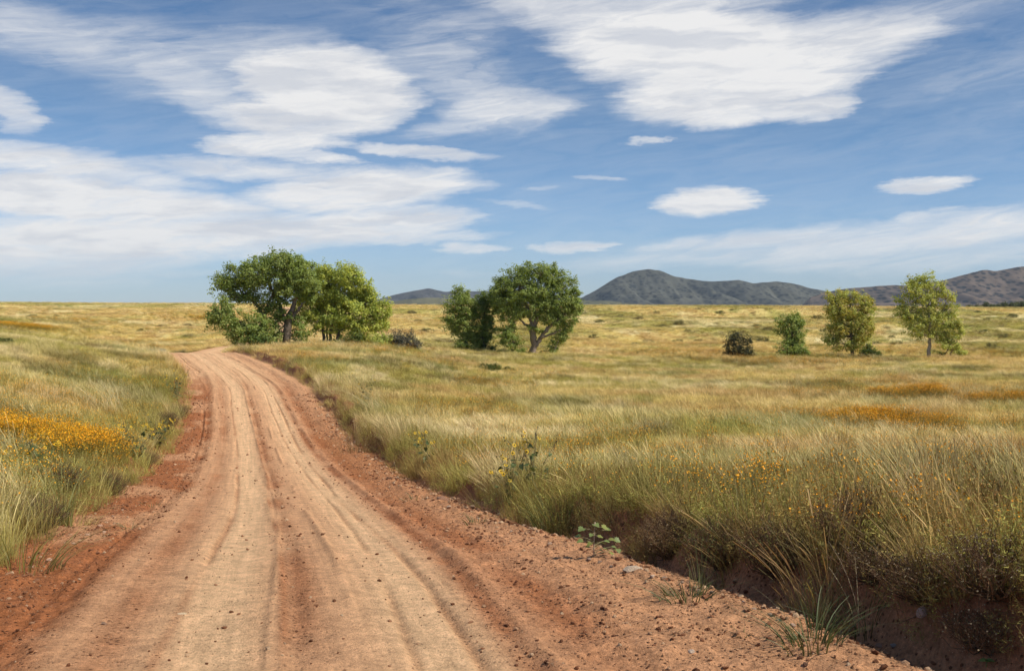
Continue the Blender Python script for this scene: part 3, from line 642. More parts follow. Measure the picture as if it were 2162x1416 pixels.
    make_tree('spreading_cottonwood_tree', 'big spreading cottonwood with a round crown and fanned limbs', 'tree', (1127,742), 119,
        [(1130,568,34,20),(1090,580,32,22),(1165,578,32,22),(1065,605,26,24),(1055,628,20,20),(1195,600,26,24),(1100,605,38,28),(1145,605,38,30),(1185,630,34,26),(1212,640,22,22),(1075,635,30,24),(1115,640,36,24),(1155,645,34,24),
         (1200,665,26,16),(1080,660,26,16),(1170,668,28,16),(1215,620,14,16),(1050,612,14,14),(1075,690,16,20,-.8),(1085,715,18,16,-.8),(1100,725,14,10,-.8),(1195,690,16,16,.8),(1185,706,14,14,.8),(1168,728,12,12,.6),(1068,706,10,16,-.8),(1130,690,12,10)],
        [[(1127,745,.42),(1127,715,.36),(1125,690,.32),(1120,665,.22),(1112,640,.16),(1100,610,.10),(1092,585,.05)], [(1125,692,.24),(1134,668,.2),(1145,645,.15),(1150,615,.10),(1155,585,.05)],
         [(1130,725,.28),(1140,708,.24),(1155,690,.18),(1172,672,.13),(1195,655,.06)], [(1143,706,.14),(1165,700,.11),(1185,690,.06)], [(1125,690,.16),(1108,678,.12),(1090,660,.08),(1075,640,.05)], [(1127,690,.2),(1128,655,.15),(1130,620,.11),(1130,580,.05)],
         [(1096,741,.10),(1080,733,.09),(1072,715,.07),(1068,700,.04)], [(1168,742,.05),(1172,730,.04),(1180,712,.03)]],
        G_MID, np.array([.24, .19, .15]), 23, dens=1.3, hole=.24)
    # the four to the right
    make_tree('dark_juniper_bush', 'dark round juniper bush standing alone on the open slope', 'bush', (1558,752), 118,
        [(1545,715,14,12),(1560,708,14,10),(1573,716,14,12),(1548,732,16,12),(1568,734,18,12),(1558,744,22,8),(1580,742,12,8),(1540,742,10,8)],
        [[(1558,754,.09),(1552,738,.07),(1546,722,.04)], [(1559,754,.09),(1562,736,.07),(1568,718,.04)], [(1558,754,.07),(1560,730,.05),(1560,712,.03)]],
        [(.050,.060,.032),(.066,.074,.040),(.085,.088,.052)], BARK_D, 31, dens=1.5, leafsize=.12, per=46, fill=.6, stretch=.5)
    make_tree('green_cottonwood_sapling', 'small fresh green cottonwood without visible trunk, beside the juniper bush', 'tree', (1675,748), 120,
        [(1655,672,14,14),(1675,665,16,12),(1690,675,12,12),(1662,690,20,16),(1684,695,20,16),(1672,712,22,16),(1660,730,18,14),(1688,728,20,16),(1672,742,26,8),(1700,740,10,8)],
        [[(1675,750,.12),(1675,725,.10),(1672,695,.07),(1670,670,.03)], [(1676,735,.06),(1686,710,.05),(1690,685,.03)]], G_MID, BARK, 32, dens=1.05)
    make_tree('golden_topped_cottonwood_tree', 'rounded cottonwood turning gold at the top, second from the photo edge', 'tree', (1798,748), 122,
        [(1765,630,20,16),(1795,622,24,14),(1825,632,20,16),(1775,650,26,20),(1810,650,28,20),(1835,655,14,16),(1760,655,14,14),(1780,675,28,20),(1815,680,28,20),(1835,690,14,14),(1760,705,18,14),(1790,705,26,18),(1820,708,20,14),(1785,728,20,12),(1808,730,18,10),(1752,718,10,8),(1770,690,20,16)],
        [[(1800,750,.20),(1799,725,.17),(1796,690,.13),(1795,650,.09),(1795,625,.04)], [(1798,715,.10),(1815,690,.08),(1828,655,.04)], [(1798,705,.10),(1780,680,.08),(1768,645,.04)]],
        G_OLV+[(.50,.44,.09),(.55,.43,.10)], BARK, 33, dens=1.05)
    make_tree('sprawling_seedling', 'low sprawling green sapling at the foot of the gold topped cottonwood', 'sapling', (1835,750), 121,
        [(1828,740,14,8),(1845,742,14,7),(1835,732,8,6)], [[(1835,752,.04),(1836,744,.03),(1840,738,.02)]], G_OLV, BARK, 34, dens=2.4, leafsize=.13, crown_r=.25)
    make_tree('white_trunked_cottonwood_tree', 'tall airy cottonwood with white trunk and branches nearest the photo edge', 'tree', (1962,751), 118,
        [(1935,590,20,14),(1960,588,22,14),(1920,612,14,14),(1945,615,26,20),(1975,605,22,18),(1905,635,12,14),(1995,625,18,18),(2005,650,20,18),(1960,640,28,20),(1925,655,22,16),(1985,660,24,18),(1940,680,26,18),(1915,665,14,12),(1965,680,22,18),(1995,680,18,14),(1950,702,20,14),(1975,705,16,12),(1908,652,10,10),(1925,690,14,10)],
        [[(1962,754,.20),(1962,725,.18),(1963,700,.15),(1962,670,.12),(1960,640,.09),(1958,605,.04)], [(1963,712,.10),(1975,685,.08),(1990,655,.06),(1998,630,.03)], [(1962,690,.08),(1945,665,.07),(1930,640,.05),(1922,615,.03)], [(1962,660,.07),(1972,630,.05),(1978,605,.03)]],
        G_OLV, BARK_L, 35, dens=.80, fill=.5, extra_twigs=.9)
    make_tree('leaning_sapling', 'thin sapling leaning right beside the white trunked cottonwood', 'sapling', (1990,750), 117.5,
        [(2010,690,14,12),(2020,680,14,8),(2005,708,18,12),(2022,700,12,12),(2000,725,14,12),(2018,728,12,10),(2030,742,14,7),(1990,742,8,5)],
        [[(1985,751,.06),(2000,738,.05),(2010,715,.04),(2016,688,.02)], [(1998,752,.05),(2012,735,.04),(2024,706,.02)]], G_OLV, BARK, 36, dens=.9, fill=.45)
build_trees()

# ------------------------------------------------------------------ scattered shrubs on the slopes
def shrub_mesh(name, seed, cols, n=34, per=34, size=.075, h=.8):
    rng = np.random.default_rng(seed)
    u = rng.normal(size=(n, 3)); u /= np.linalg.norm(u, axis=1)[:, None]; u[:, 2] = np.abs(u[:, 2])
    c = u*(.35+.65*rng.random(n)**.5)[:, None]*np.array([1, 1, .8])*np.array([.7, .7, h]); c[:, 2] += .08
    v, f, cc = leaf_cloud(rng, c, rng.uniform(.12, .24, n), per, size, np.array(cols), .1)
    w = MB()
    for k in range(12):
        e = c[rng.integers(0, n)]; w.tube([(0, 0, -.08), e*.5+rng.normal(size=3)*.05, e], [.025, .016, .006], (.15, .11, .08), 4)
    v[:, 2] = np.maximum(v[:, 2], -.02)
    return mesh_from(name, v, f, M_LEAF, False, cc), w.mesh('stems', M_TWIG)
def place_shrub(name, label, cat, meshes, x, y, sc, rz, group=None, zs=1.0):
    z = float(ground_z(np.array([x]), np.array([y]))[0])
    t = thing(name, label, cat, (x, y, z-.04*sc), group); t.scale = (sc, sc, sc*zs); t.rotation_euler = (0, 0, rz)
    link('foliage', meshes[0], t); link('stem', meshes[1], t); return t
SHR = [shrub_mesh('scrub', 201, [(.17,.165,.065),(.21,.195,.08)]), shrub_mesh('scrub', 202, [(.17,.14,.07),(.21,.17,.085)], h=.6), shrub_mesh('scrub', 203, [(.15,.16,.06),(.20,.20,.08)], h=.7)]
ORD = ['', 'second ', 'third ', 'fourth ', 'fifth ', 'sixth ', 'seventh ', 'eighth ', 'ninth ', 'tenth ', 'eleventh ', 'twelfth ', 'thirteenth ', 'fourteenth ', 'fifteenth ', 'sixteenth ', 'seventeenth ', 'eighteenth ', 'nineteenth ', 'twentieth ']
ZONES = [(-99, 440, 'left of the grove by the road'), (440, 945, 'between the grove and the middle cottonwoods'), (945, 1420, 'just right of the big cottonwood'), (1420, 1560, 'up slope left of the juniper bush'), (1560, 1680, 'between juniper bush and small green cottonwood'),
         (1680, 1800, 'between the small and the gold topped cottonwoods'), (1800, 1960, 'between gold topped and white trunked cottonwoods'), (1960, 2300, 'right of the white trunked cottonwood')]
def build_scrub():
    rng = np.random.default_rng(7)
    spots = [(1310,668),(1345,676),(1400,690),(1435,683),(1475,655),(1520,663),(1545,656),(1590,662),(1600,690),(1620,700),(1500,690),(1455,700),(1385,662),(1290,700),(1265,682),(1430,722),(1370,722),(1340,728),(1480,720),
             (1745,715),(1735,700),(1725,672),(1870,690),(1880,712),(1900,730),(1930,735),(2060,660),(2085,676),(2110,690),(2075,705),(2120,712),(2050,690),(2140,668),(2095,735),(2045,730),(1850,728),(1610,722),(1640,735),(1720,735),(1660,652),(880,680),(905,700),(925,725),(870,660),
             (1250,715),(1235,665),(340,690),(300,700),(400,712),(395,690),(120,668),(70,672)]
    for k, (px, py) in enumerate(spots):
        x, y, z = hit(px+rng.uniform(-4, 4), py+rng.uniform(-2, 2), 60)
        za, zb, zn = next(q for q in ZONES if q[0] <= px < q[1])
        rank = sum(1 for (a, b) in spots if za <= a < zb and (b, a) < (py, px))
        lab = '%shighest scrub bush on the slope %s' % (ORD[rank], zn)
        place_shrub('scrub_bush', lab, 'bush', SHR[k % 3], x, y, rng.uniform(.8, 2.1)*(y/190)**.5, rng.uniform(0, 6), 'scrub bushes on the far slope', rng.uniform(.5, .85))
    g1 = shrub_mesh('sage', 204, [(.30,.31,.26),(.36,.36,.31)], h=.7)
    x, y, z = hit(352, 752, 30); place_shrub('sage_bush', 'silvery sage bush at the left edge of the road crest', 'bush', g1, x-.3, y, .42, .3)
    x, y, z = hit(318, 742, 30); place_shrub('sage_bush', 'pale silver sage clump on the crest behind the road edge', 'bush', g1, x, y, .5, 1.3, None, .6)
    g2 = shrub_mesh('thicket', 205, [(.12,.16,.04),(.16,.18,.05),(.10,.125,.035)], n=60, h=.65)
    x, y, z = hit(1033, 783); place_shrub('green_thicket', 'low green thicket in the open field below the big cottonwood', 'bush', g2, x, y, 1.25, .3, None, .75)
    x, y, z = hit(1068, 783); place_shrub('green_thicket', 'brownish tail of the thicket below the big cottonwood', 'bush', g2, x, y, .9, 1.7, None, .6)
    x, y, z = hit(50, 722, 20, 70); place_shrub('green_thicket', 'dark green weeds on the crest at the photo edge, beyond the gold flowers', 'bush', g2, x, y-2, .55, .9, None, .6)
    g3 = shrub_mesh('pale_brush', 206, [(.42,.40,.20),(.36,.36,.16)], h=.6)
    x, y, z = hit(2062, 738, 60); place_shrub('pale_brush', 'pale yellow brush near the white trunked cottonwood', 'bush', g3, x, y, .9, .2, None, .6)
    x, y, z = hit(1562, 753, 60); place_shrub('juniper_skirt', 'low dark growth around the foot of the juniper bush', 'bush', SHR[0], x+1.0, y-1, 1.3, 2.2, None, .5)
    # tree belt on the skyline at the photo edge
    for k, (px, w, h) in enumerate([(2048,9,6),(2064,9,7),(2080,12,12),(2096,9,8),(2108,9,9),(2122,13,13),(2138,12,12),(2154,14,16),(2172,14,15),(2190,13,12),(2210,14,14),(2235,14,12)]):
        d = 585+8*(k % 3)
        make_tree('distant_tree', '%stree from the left in the distant green skyline belt' % (ORD[k] or 'first '), 'tree', (px, 646.5), d,
            [(px-w*.3, 646-h*.45, w*.6, h*.5), (px+w*.35, 646-h*.4, w*.55, h*.45), (px, 646-h*.75, w*.5, h*.4), (px, 643, w*.8, 3.5)], [[(px, 648, .2), (px, 646-h*.5, .12)]],
            [(.10,.125,.05),(.13,.15,.06),(.08,.10,.045)], BARK_D, 300+k, leafsize=.40, per=22, dens=.35, group='trees of the skyline belt', crown_r=.9, extra_twigs=.0)
build_scrub()

# ------------------------------------------------------------------ grass: clump shapes, then one object for the meadow
def blades(rng, n, h, hv, spread, lean, wind, width, seg=3, tip=None, tipfrac=0, base_c=(1, 1, 1), var=.3, root=(.75, .68, .6), curl=.6):
    """a clump of tapering blades bent by the wind: (verts, faces, colours)"""
    V, Fc, Cc = [], [], []; o = 0
    for k in range(n):
        a = rng.uniform(0, 2*pi); r = spread*math.sqrt(rng.random()); bx, by = r*cos(a), r*sin(a)
        H = h*(1+hv*rng.uniform(-1, .9)); dirx = cos(a)*lean*rng.uniform(.3, 1)-wind*rng.uniform(.5, 1.3); diry = sin(a)*lean*rng.uniform(.3, 1)+rng.normal()*.08
        fa = rng.uniform(0, pi); wx, wy = cos(fa), sin(fa); w = width*rng.uniform(.7, 1.3)
        c = np.array(base_c)*(1+var*rng.uniform(-1, 1))*np.array([1+rng.uniform(-.06, .06), 1, 1+rng.uniform(-.12, .12)])
        istip = tip is not None and rng.random() < tipfrac
        for i in range(seg+1):
            t = i/seg; bend = t**1.6
            x = bx+dirx*H*bend*(1+curl*t*.5); y = by+diry*H*bend; z = H*(t-.18*curl*(abs(dirx)+abs(diry))*t*t)
            ww = w*(1-.75*t)*.5
            if istip and i >= seg-1: ww = w*(.62 if i == seg-1 else .35)
            cl = c*(np.array(root)*(1-t)+t) if t < 1 else c*1.05
            if istip and i >= seg-1: cl = np.array(tip)*(1+.2*rng.uniform(-1, 1))
            V += [(x-wx*ww, y-wy*ww, z-.02), (x+wx*ww, y+wy*ww, z-.02)]; Cc += [cl, cl]
            if i: Fc.append((o+2*i-2, o+2*i-1, o+2*i+1, o+2*i))
        o += 2*(seg+1)
    return np.array(V), np.array(Fc), np.array(Cc)
def disc_heads(rng, n, h, spread, size, stem_c, head_c, leaf_c, width=.004, sides=5, nleaf=3, ll=(.04, .11), lw=.007):
    m = MB()
    for k in range(n):
        a = rng.uniform(0, 2*pi); r = spread*math.sqrt(rng.random()); H = h*rng.uniform(.6, 1.1)
        b = np.array([r*.6*cos(a), r*.6*sin(a), -.02]); tp = np.array([r*1.25*cos(a)-.05*H, r*1.25*sin(a), H])
        mid = (b+tp)*.5+rng.normal(size=3)*.03; pts = [b, mid, tp]
        for (p, q) in zip(pts[:-1], pts[1:]):
            wv = np.array([cos(a+1.3), sin(a+1.3), 0])*width*.5
            m.add([p-wv, p+wv, q+wv*.7, q-wv*.7], [(0, 1, 2, 3)], np.array(stem_c)*rng.uniform(.7, 1.2))
        for q in range(nleaf):
            t = rng.uniform(.1, .95); p = b*(1-t)+tp*t; u = rng.normal(size=3); u[2] = abs(u[2])*.6; u /= np.linalg.norm(u); wv = np.cross(u, rng.normal(size=3)); wv /= np.linalg.norm(wv)+1e-9; L = rng.uniform(*ll)
            m.add([p, p+u*L*.5+wv*lw, p+u*L, p+u*L*.5-wv*lw], [(0, 1, 2, 3)], np.array(leaf_c)*rng.uniform(.7, 1.3))
        for q in range(2 if rng.random() < .6 else 1):
            c = tp+rng.normal(size=3)*np.array([.03, .03, .025])*(q > 0)*1.5; nn = np.array([rng.normal()*.7+.2, rng.normal()*.7-.5, .75]); nn /= np.linalg.norm(nn)
            t1 = np.cross(nn, [.3, .9, .1]); t1 /= np.linalg.norm(t1); t2 = np.cross(nn, t1); s = size*rng.uniform(.7, 1.25)
            ring = [c+(t1*cos(2*pi*i/sides)+t2*sin(2*pi*i/sides))*s*.5 for i in range(sides)]
            m.add(ring+[c-nn*s*.25], [tuple(range(sides))]+[(i, sides, (i+1) % sides) for i in range(sides)], np.array(head_c)*rng.uniform(.8, 1.15)*np.array([1, rng.uniform(.85, 1.1), 1]))
    return m
def proto_collection(name, meshes):
    c = bpy.data.collections.new(name)
    for i, me in enumerate(meshes):
        o = bpy.data.objects.new('%s_%02d' % (name, i), me); c.objects.link(o)
    return c
def scatter_object(name, pts, rot, scl, idx, tint, coll):
    me = bpy.data.meshes.new(name); n = len(pts)
    me.vertices.add(n); me.vertices.foreach_set('co', np.asarray(pts, np.float32).ravel())
    def at(nm, typ, data, key): a = me.attributes.new(nm, typ, 'POINT'); a.data.foreach_set(key, np.ascontiguousarray(data).ravel())
    at('rot', 'FLOAT_VECTOR', np.asarray(rot, np.float32), 'vector'); at('scl', 'FLOAT_VECTOR', np.asarray(scl, np.float32), 'vector'); at('idx', 'INT', np.asarray(idx, np.int32), 'value')
    c4 = np.ones((n, 4), np.float32); c4[:, :3] = tint; at('tint', 'FLOAT_COLOR', c4, 'color')
    o = link(name, me)
    gt = bpy.data.node_groups.new(name, 'GeometryNodeTree')
    gt.interface.new_socket('Geometry', in_out='INPUT', socket_type='NodeSocketGeometry'); gt.interface.new_socket('Geometry', in_out='OUTPUT', socket_type='NodeSocketGeometry')
    N = gt.nodes; L = gt.links
    gi = N.new('NodeGroupInput'); go = N.new('NodeGroupOutput'); iop = N.new('GeometryNodeInstanceOnPoints'); ci = N.new('GeometryNodeCollectionInfo')
    ci.inputs['Collection'].default_value = coll; ci.inputs['Separate Children'].default_value = True; ci.inputs['Reset Children'].default_value = True
    def na(nm, typ): q = N.new('GeometryNodeInputNamedAttribute'); q.data_type = typ; q.inputs['Name'].default_value = nm; return next(s for s in q.outputs if s.enabled and s.name == 'Attribute')
    L.new(gi.outputs[0], iop.inputs['Points']); L.new(ci.outputs[0], iop.inputs['Instance']); iop.inputs['Pick Instance'].default_value = True
    L.new(na('idx', 'INT'), iop.inputs['Instance Index']); L.new(na('scl', 'FLOAT_VECTOR'), iop.inputs['Scale'])
    L.new(na('rot', 'FLOAT_VECTOR'), iop.inputs['Rotation']); L.new(iop.outputs[0], go.inputs[0])
    md = o.modifiers.new('scatter', 'NODES'); md.node_group = gt
    return stuff(o)

def build_grass():
    rng = np.random.default_rng(42); R = lambda s: np.random.default_rng(s)
    P = []
    def add(b): P.append(mesh_from('clump', b[0], b[1], M_GRASS, False, b[2]))
    for s in (1, 2, 3): add(blades(R(s), 70, .37, .5, .19, .34, .13, .0044, 3, (1.2, 1.15, 1.1), .35))                       # 0-2 straw
    for s in (4, 5): add(blades(R(s), 76, .30, .5, .21, .46, .08, .0046, 3, (1.15, 1.1, 1.0), .15, curl=.9))                   # 3-4 leafy
    for s in (6, 7): add(blades(R(s), 56, .46, .4, .12, .28, .30, .0042, 4, (1.25, 1.2, 1.25), .6, curl=1.2))                   # 5-6 wind-blown
    for s in (8, 9): add(blades(R(s), 56, .40, .45, .19, .28, .12, .0036, 3, (.62, .45, .42), .5))                              # 7-8 fine with brown heads
    add(blades(R(10), 9, .62, .3, .16, .16, .30, .0042, 4, (1.9, 1.8, 1.9), .9))                                             # 9 stalks with pale tips
    for s in (11, 12): add(blades(R(s), 90, .18, .6, .26, .7, .10, .0052, 2, None, 0, curl=1.2))                               # 10-11 short dense turf
    for s in (13, 14, 15):                                                                                                     # 12-14 feathery weeds
        P.append(disc_heads(R(s), 16, .36, .20, .008, (.75, .62, .5), (.9, .62, .4), (.85, .95, .7), .0032, 4, 13, (.015, .05), .0035).mesh('clump', M_GRASS))
    coll = proto_collection('grass_clump', P)
    # sampling over the sector in and around the view
    a0, a1 = atan((-560-CX)/F), atan((2720-CX)/F)
    def ring(r0, r1, n):
        u = rng.random(n); pw = 2.0
        r = np.sqrt(r0*r0+(r1*r1-r0*r0)*u); a = rng.uniform(a0, a1, n); return r*np.sin(a), r*np.cos(a)
    xs, ys, ss = [], [], []
    edges = np.concatenate([np.exp(np.linspace(math.log(2.6), math.log(150), 60)), np.exp(np.linspace(math.log(150), math.log(640), 30))[1:]])
    for r0, r1 in zip(edges[:-1], edges[1:]):
        r = (r0+r1)/2
        dens = 78 if r < 9 else 78*(9/r)**1.12
        if r > 150: dens = 78*(9/150)**1.12*(150/r)**1.75
        n = int(dens*.5*(r1*r1-r0*r0)*(a1-a0)); x, y = ring(r0, r1, n); xs.append(x); ys.append(y); ss.append(np.full(n, 1.0 if r < 60 else (r/60)**(.35 if r < 150 else .55)))
    x = np.concatenate(xs); y = np.concatenate(ys); sc = np.concatenate(ss)
    s, er, el = corridor(x, y)
    roadin = (s < er+np.where(y < 9, .03, -.08)+.24*rng.random(len(x))) & (s > -el+.06-.28*rng.random(len(x))) & (y < 480)
    bare = (fbm(x, y, .7, 3, 111) < .30) & (np.hypot(x, y) < 9) & (s > 0)
    keep = ~roadin & ~bare
    x, y, sc, s, er, el = x[keep], y[keep], sc[keep], s[keep], er[keep], el[keep]
    n = len(x); r = np.hypot(x, y)
    z = ground_z(x, y)
    tint = meadow_tint(x, y)*(.80+.45*rng.random(n))[:, None]
    lum = tint.sum(1)
    tall = fbm(x, y, 2.2, 3, 121); fine = fbm(x, y, 3.0, 3, 122)
    rank = np.maximum(1-sstep(8, 20, r), (1-sstep(.6, 2.2, np.minimum(np.abs(s-er), np.abs(-s-el))))*(1-sstep(50, 80, r)))
    u = rng.random(n)
    idx = np.where(u < .52, rng.integers(0, 3, n), rng.integers(3, 5, n))
    idx = np.where((tall > .60) & (u < .6), rng.integers(5, 7, n), idx)
    idx = np.where((fine > .58) & (u > .55), rng.integers(7, 9, n), idx)
    idx = np.where((u > .965) & (r < 120), 9, idx)
    idx = np.where((r < 70) & (rng.random(n) < .22), rng.integers(10, 12, n), idx)
    idx = np.where(rng.random(n) < .14+.50*rank*sstep(.36, .56, fbm(x, y, 1.1, 3, 125))+.26*(1-sstep(8, 12, r))*(s > 0), rng.integers(12, 15, n), idx)
    hs = (.55+.50*rng.random(n))*(.72+.45*sstep(.35, .68, tall))*(.84+.24*rank)
    hs = np.where(s < 0, hs*.92, hs*(1+.30*(1-sstep(7, 11, r))))*(1-.22*sstep(1.35, 1.8, tint.sum(1)))
    scl = np.stack([sc*(.8+.4*rng.random(n)), sc*(.8+.4*rng.random(n)), hs*np.where(r > 60, sc**.45, 1)], 1)
    rot = np.stack([rng.normal(size=n)*.13, rng.normal(size=n)*.13, rng.normal(size=n)*.95], 1)
    warm = (idx >= 7) & (idx <= 8)
    tint = np.where(warm[:, None], tint*.75+np.array([.30, .16, .09])*.25, tint)
    pl = (idx == 5) | (idx == 6) | (idx == 9)
    pk = np.where(r < 10, .18, .4)[:, None]; tint = np.where(pl[:, None], tint*(1-pk)+np.array([.66, .56, .31])*pk, tint)
    # broken, dusty growth on the face of the bank
    bk = (s < er+.34) & (s > 0) & (r < 12); tint = np.where(bk[:, None], tint*.5+np.array([.20, .125, .07])*.5, tint); scl[bk] *= np.array([.8, .8, .75])
    # flower patches are thinner in grass
    fw = flower_w(x, y); kp = rng.random(n) > np.clip(fw*1.05-.12, 0, .86)
    scatter_object('meadow_grass', np.stack([x, y, z], 1)[kp], rot[kp], scl[kp], idx[kp], tint[kp], coll)
    print('grass', kp.sum())
    # ---- wildflowers
    FP = []
    for sd in (1, 2, 3): FP.append(disc_heads(R(50+sd), 24, .40, .22, .016, (.20, .19, .055), (.95, .50, .03), (.27, .26, .07), .003, 5, 3, (.02, .06), .004).mesh('flowers', M_FLOWER))
    FP.append(disc_heads(R(60), 8, .42, .22, .013, (.24, .21, .07), (.90, .48, .03), (.26, .24, .07), .003, 5, 3, (.02, .06), .004).mesh('flowers', M_FLOWER))
    FP.append(disc_heads(R(61), 130, .34, .28, .0175, (.30, .26, .06), (.98, .56, .035), (.27, .26, .07), .003, 5, 3, (.02, .06), .004).mesh('flowers', M_FLOWER))
    fcol = proto_collection('flower_clump', FP)
    xs, ys, ss = [], [], []
    for r0, r1 in zip(edges[:-1], edges[1:]):
        q = (r0+r1)/2; dens = 42 if q < 24 else 42*(24/q)**1.2
        m = int(dens*.5*(r1*r1-r0*r0)*(a1-a0)); xx, yy = ring(r0, r1, m); xs.append(xx); ys.append(yy); ss.append(np.full(m, 1.0 if q < 30 else (q/30)**.42))
    x = np.concatenate(xs); y = np.concatenate(ys); sc = np.concatenate(ss); s, er, el = corridor(x, y); r = np.hypot(x, y)
    w = flower_w(x, y) + .05*(1-sstep(16, 32, r)) + .12*(1-sstep(.5, 2.0, np.minimum(np.abs(s-er), np.abs(-s-el))))*(1-sstep(14, 30, r))*sstep(.45, .6, fbm(x, y, 1.2, 3, 131))
    keep = (rng.random(len(x)) < w) & ~((s < er+.3) & (s > -el-.25)) & (r < 420)
    x, y, sc, w, r = x[keep], y[keep], sc[keep], w[keep], r[keep]; n = len(x)
    idx = np.where(w > .5, np.where(rng.random(n) < .55, 4, rng.integers(0, 3, n)), np.where(rng.random(n) < .6, 3, rng.integers(0, 3, n)))
    scl = np.stack([sc, sc, (.8+.5*rng.random(n))*(1+.25*sstep(.4, .8, w))*np.where(r > 30, sc**.5, 1)], 1)
    right = (x > -4)[:, None]; age = rng.random(n)[:, None]
    tint = np.where(right, np.array([1.05, .94, .9]), np.array([1.10, 1.02, .8]))*(.85+.30*age)
    scatter_object('wildflowers', np.stack([x, y, ground_z(x, y)], 1), np.stack([rng.normal(size=n)*.08, rng.normal(size=n)*.08, rng.uniform(0, 6.28, n)], 1), scl, idx, tint, fcol)
    print('flowers', n)
build_grass()

# ------------------------------------------------------------------ stones, gravel
def stone_mesh(seed, name='stone', cols=(.40, .30, .23), sub=2, flat=.6):
    import bmesh
    rng = np.random.default_rng(seed)
    bm = bmesh.new(); bmesh.ops.create_icosphere(bm, subdivisions=sub, radius=.5)
    v = np.array([q.co[:] for q in bm.verts]); f = [tuple(l.index for l in p.verts) for p in bm.faces]; bm.free()
    for k in range(9):                                   # flat facets
        nrm = rng.normal(size=3); nrm /= np.linalg.norm(nrm); lim = rng.uniform(.26, .42); dd = v@nrm; v -= np.maximum(dd-lim, 0)[:, None]*nrm*.92
    v += .05*(np.stack([fbm(v[:, 0]*3+9*i, v[:, 1]*3+v[:, 2]*2.2+seed, .6, 3, seed+i) for i in range(3)], 1)-.5)
    v *= np.array([1.0, rng.uniform(.65, .9), flat])
    return mesh_from(name, v, f, M_STONE, False, np.array(cols)*np.ones((len(v), 1)))
def put_stone(name, label, px, py, size, seed, cols=(.42, .31, .23), flat=.6, rz=None, group=None, lo=2.0):
    x, y, z = hit(px, py, lo)
    o = link(name, stone_mesh(seed, 'stone', cols, 3, flat)); o.scale = (size, size, size)
    zz = min(float(ground_z(np.array([x+dx]), np.array([y+dy]))[0]) for dx, dy in ((0, 0), (size*.3, 0), (-size*.3, 0), (0, size*.3), (0, -size*.3)))
    o.location = (x, y, zz+size*flat*.20); o.rotation_euler = (0, 0, seed*1.7 if rz is None else rz)
    return tag(o, label, 'stone', group)
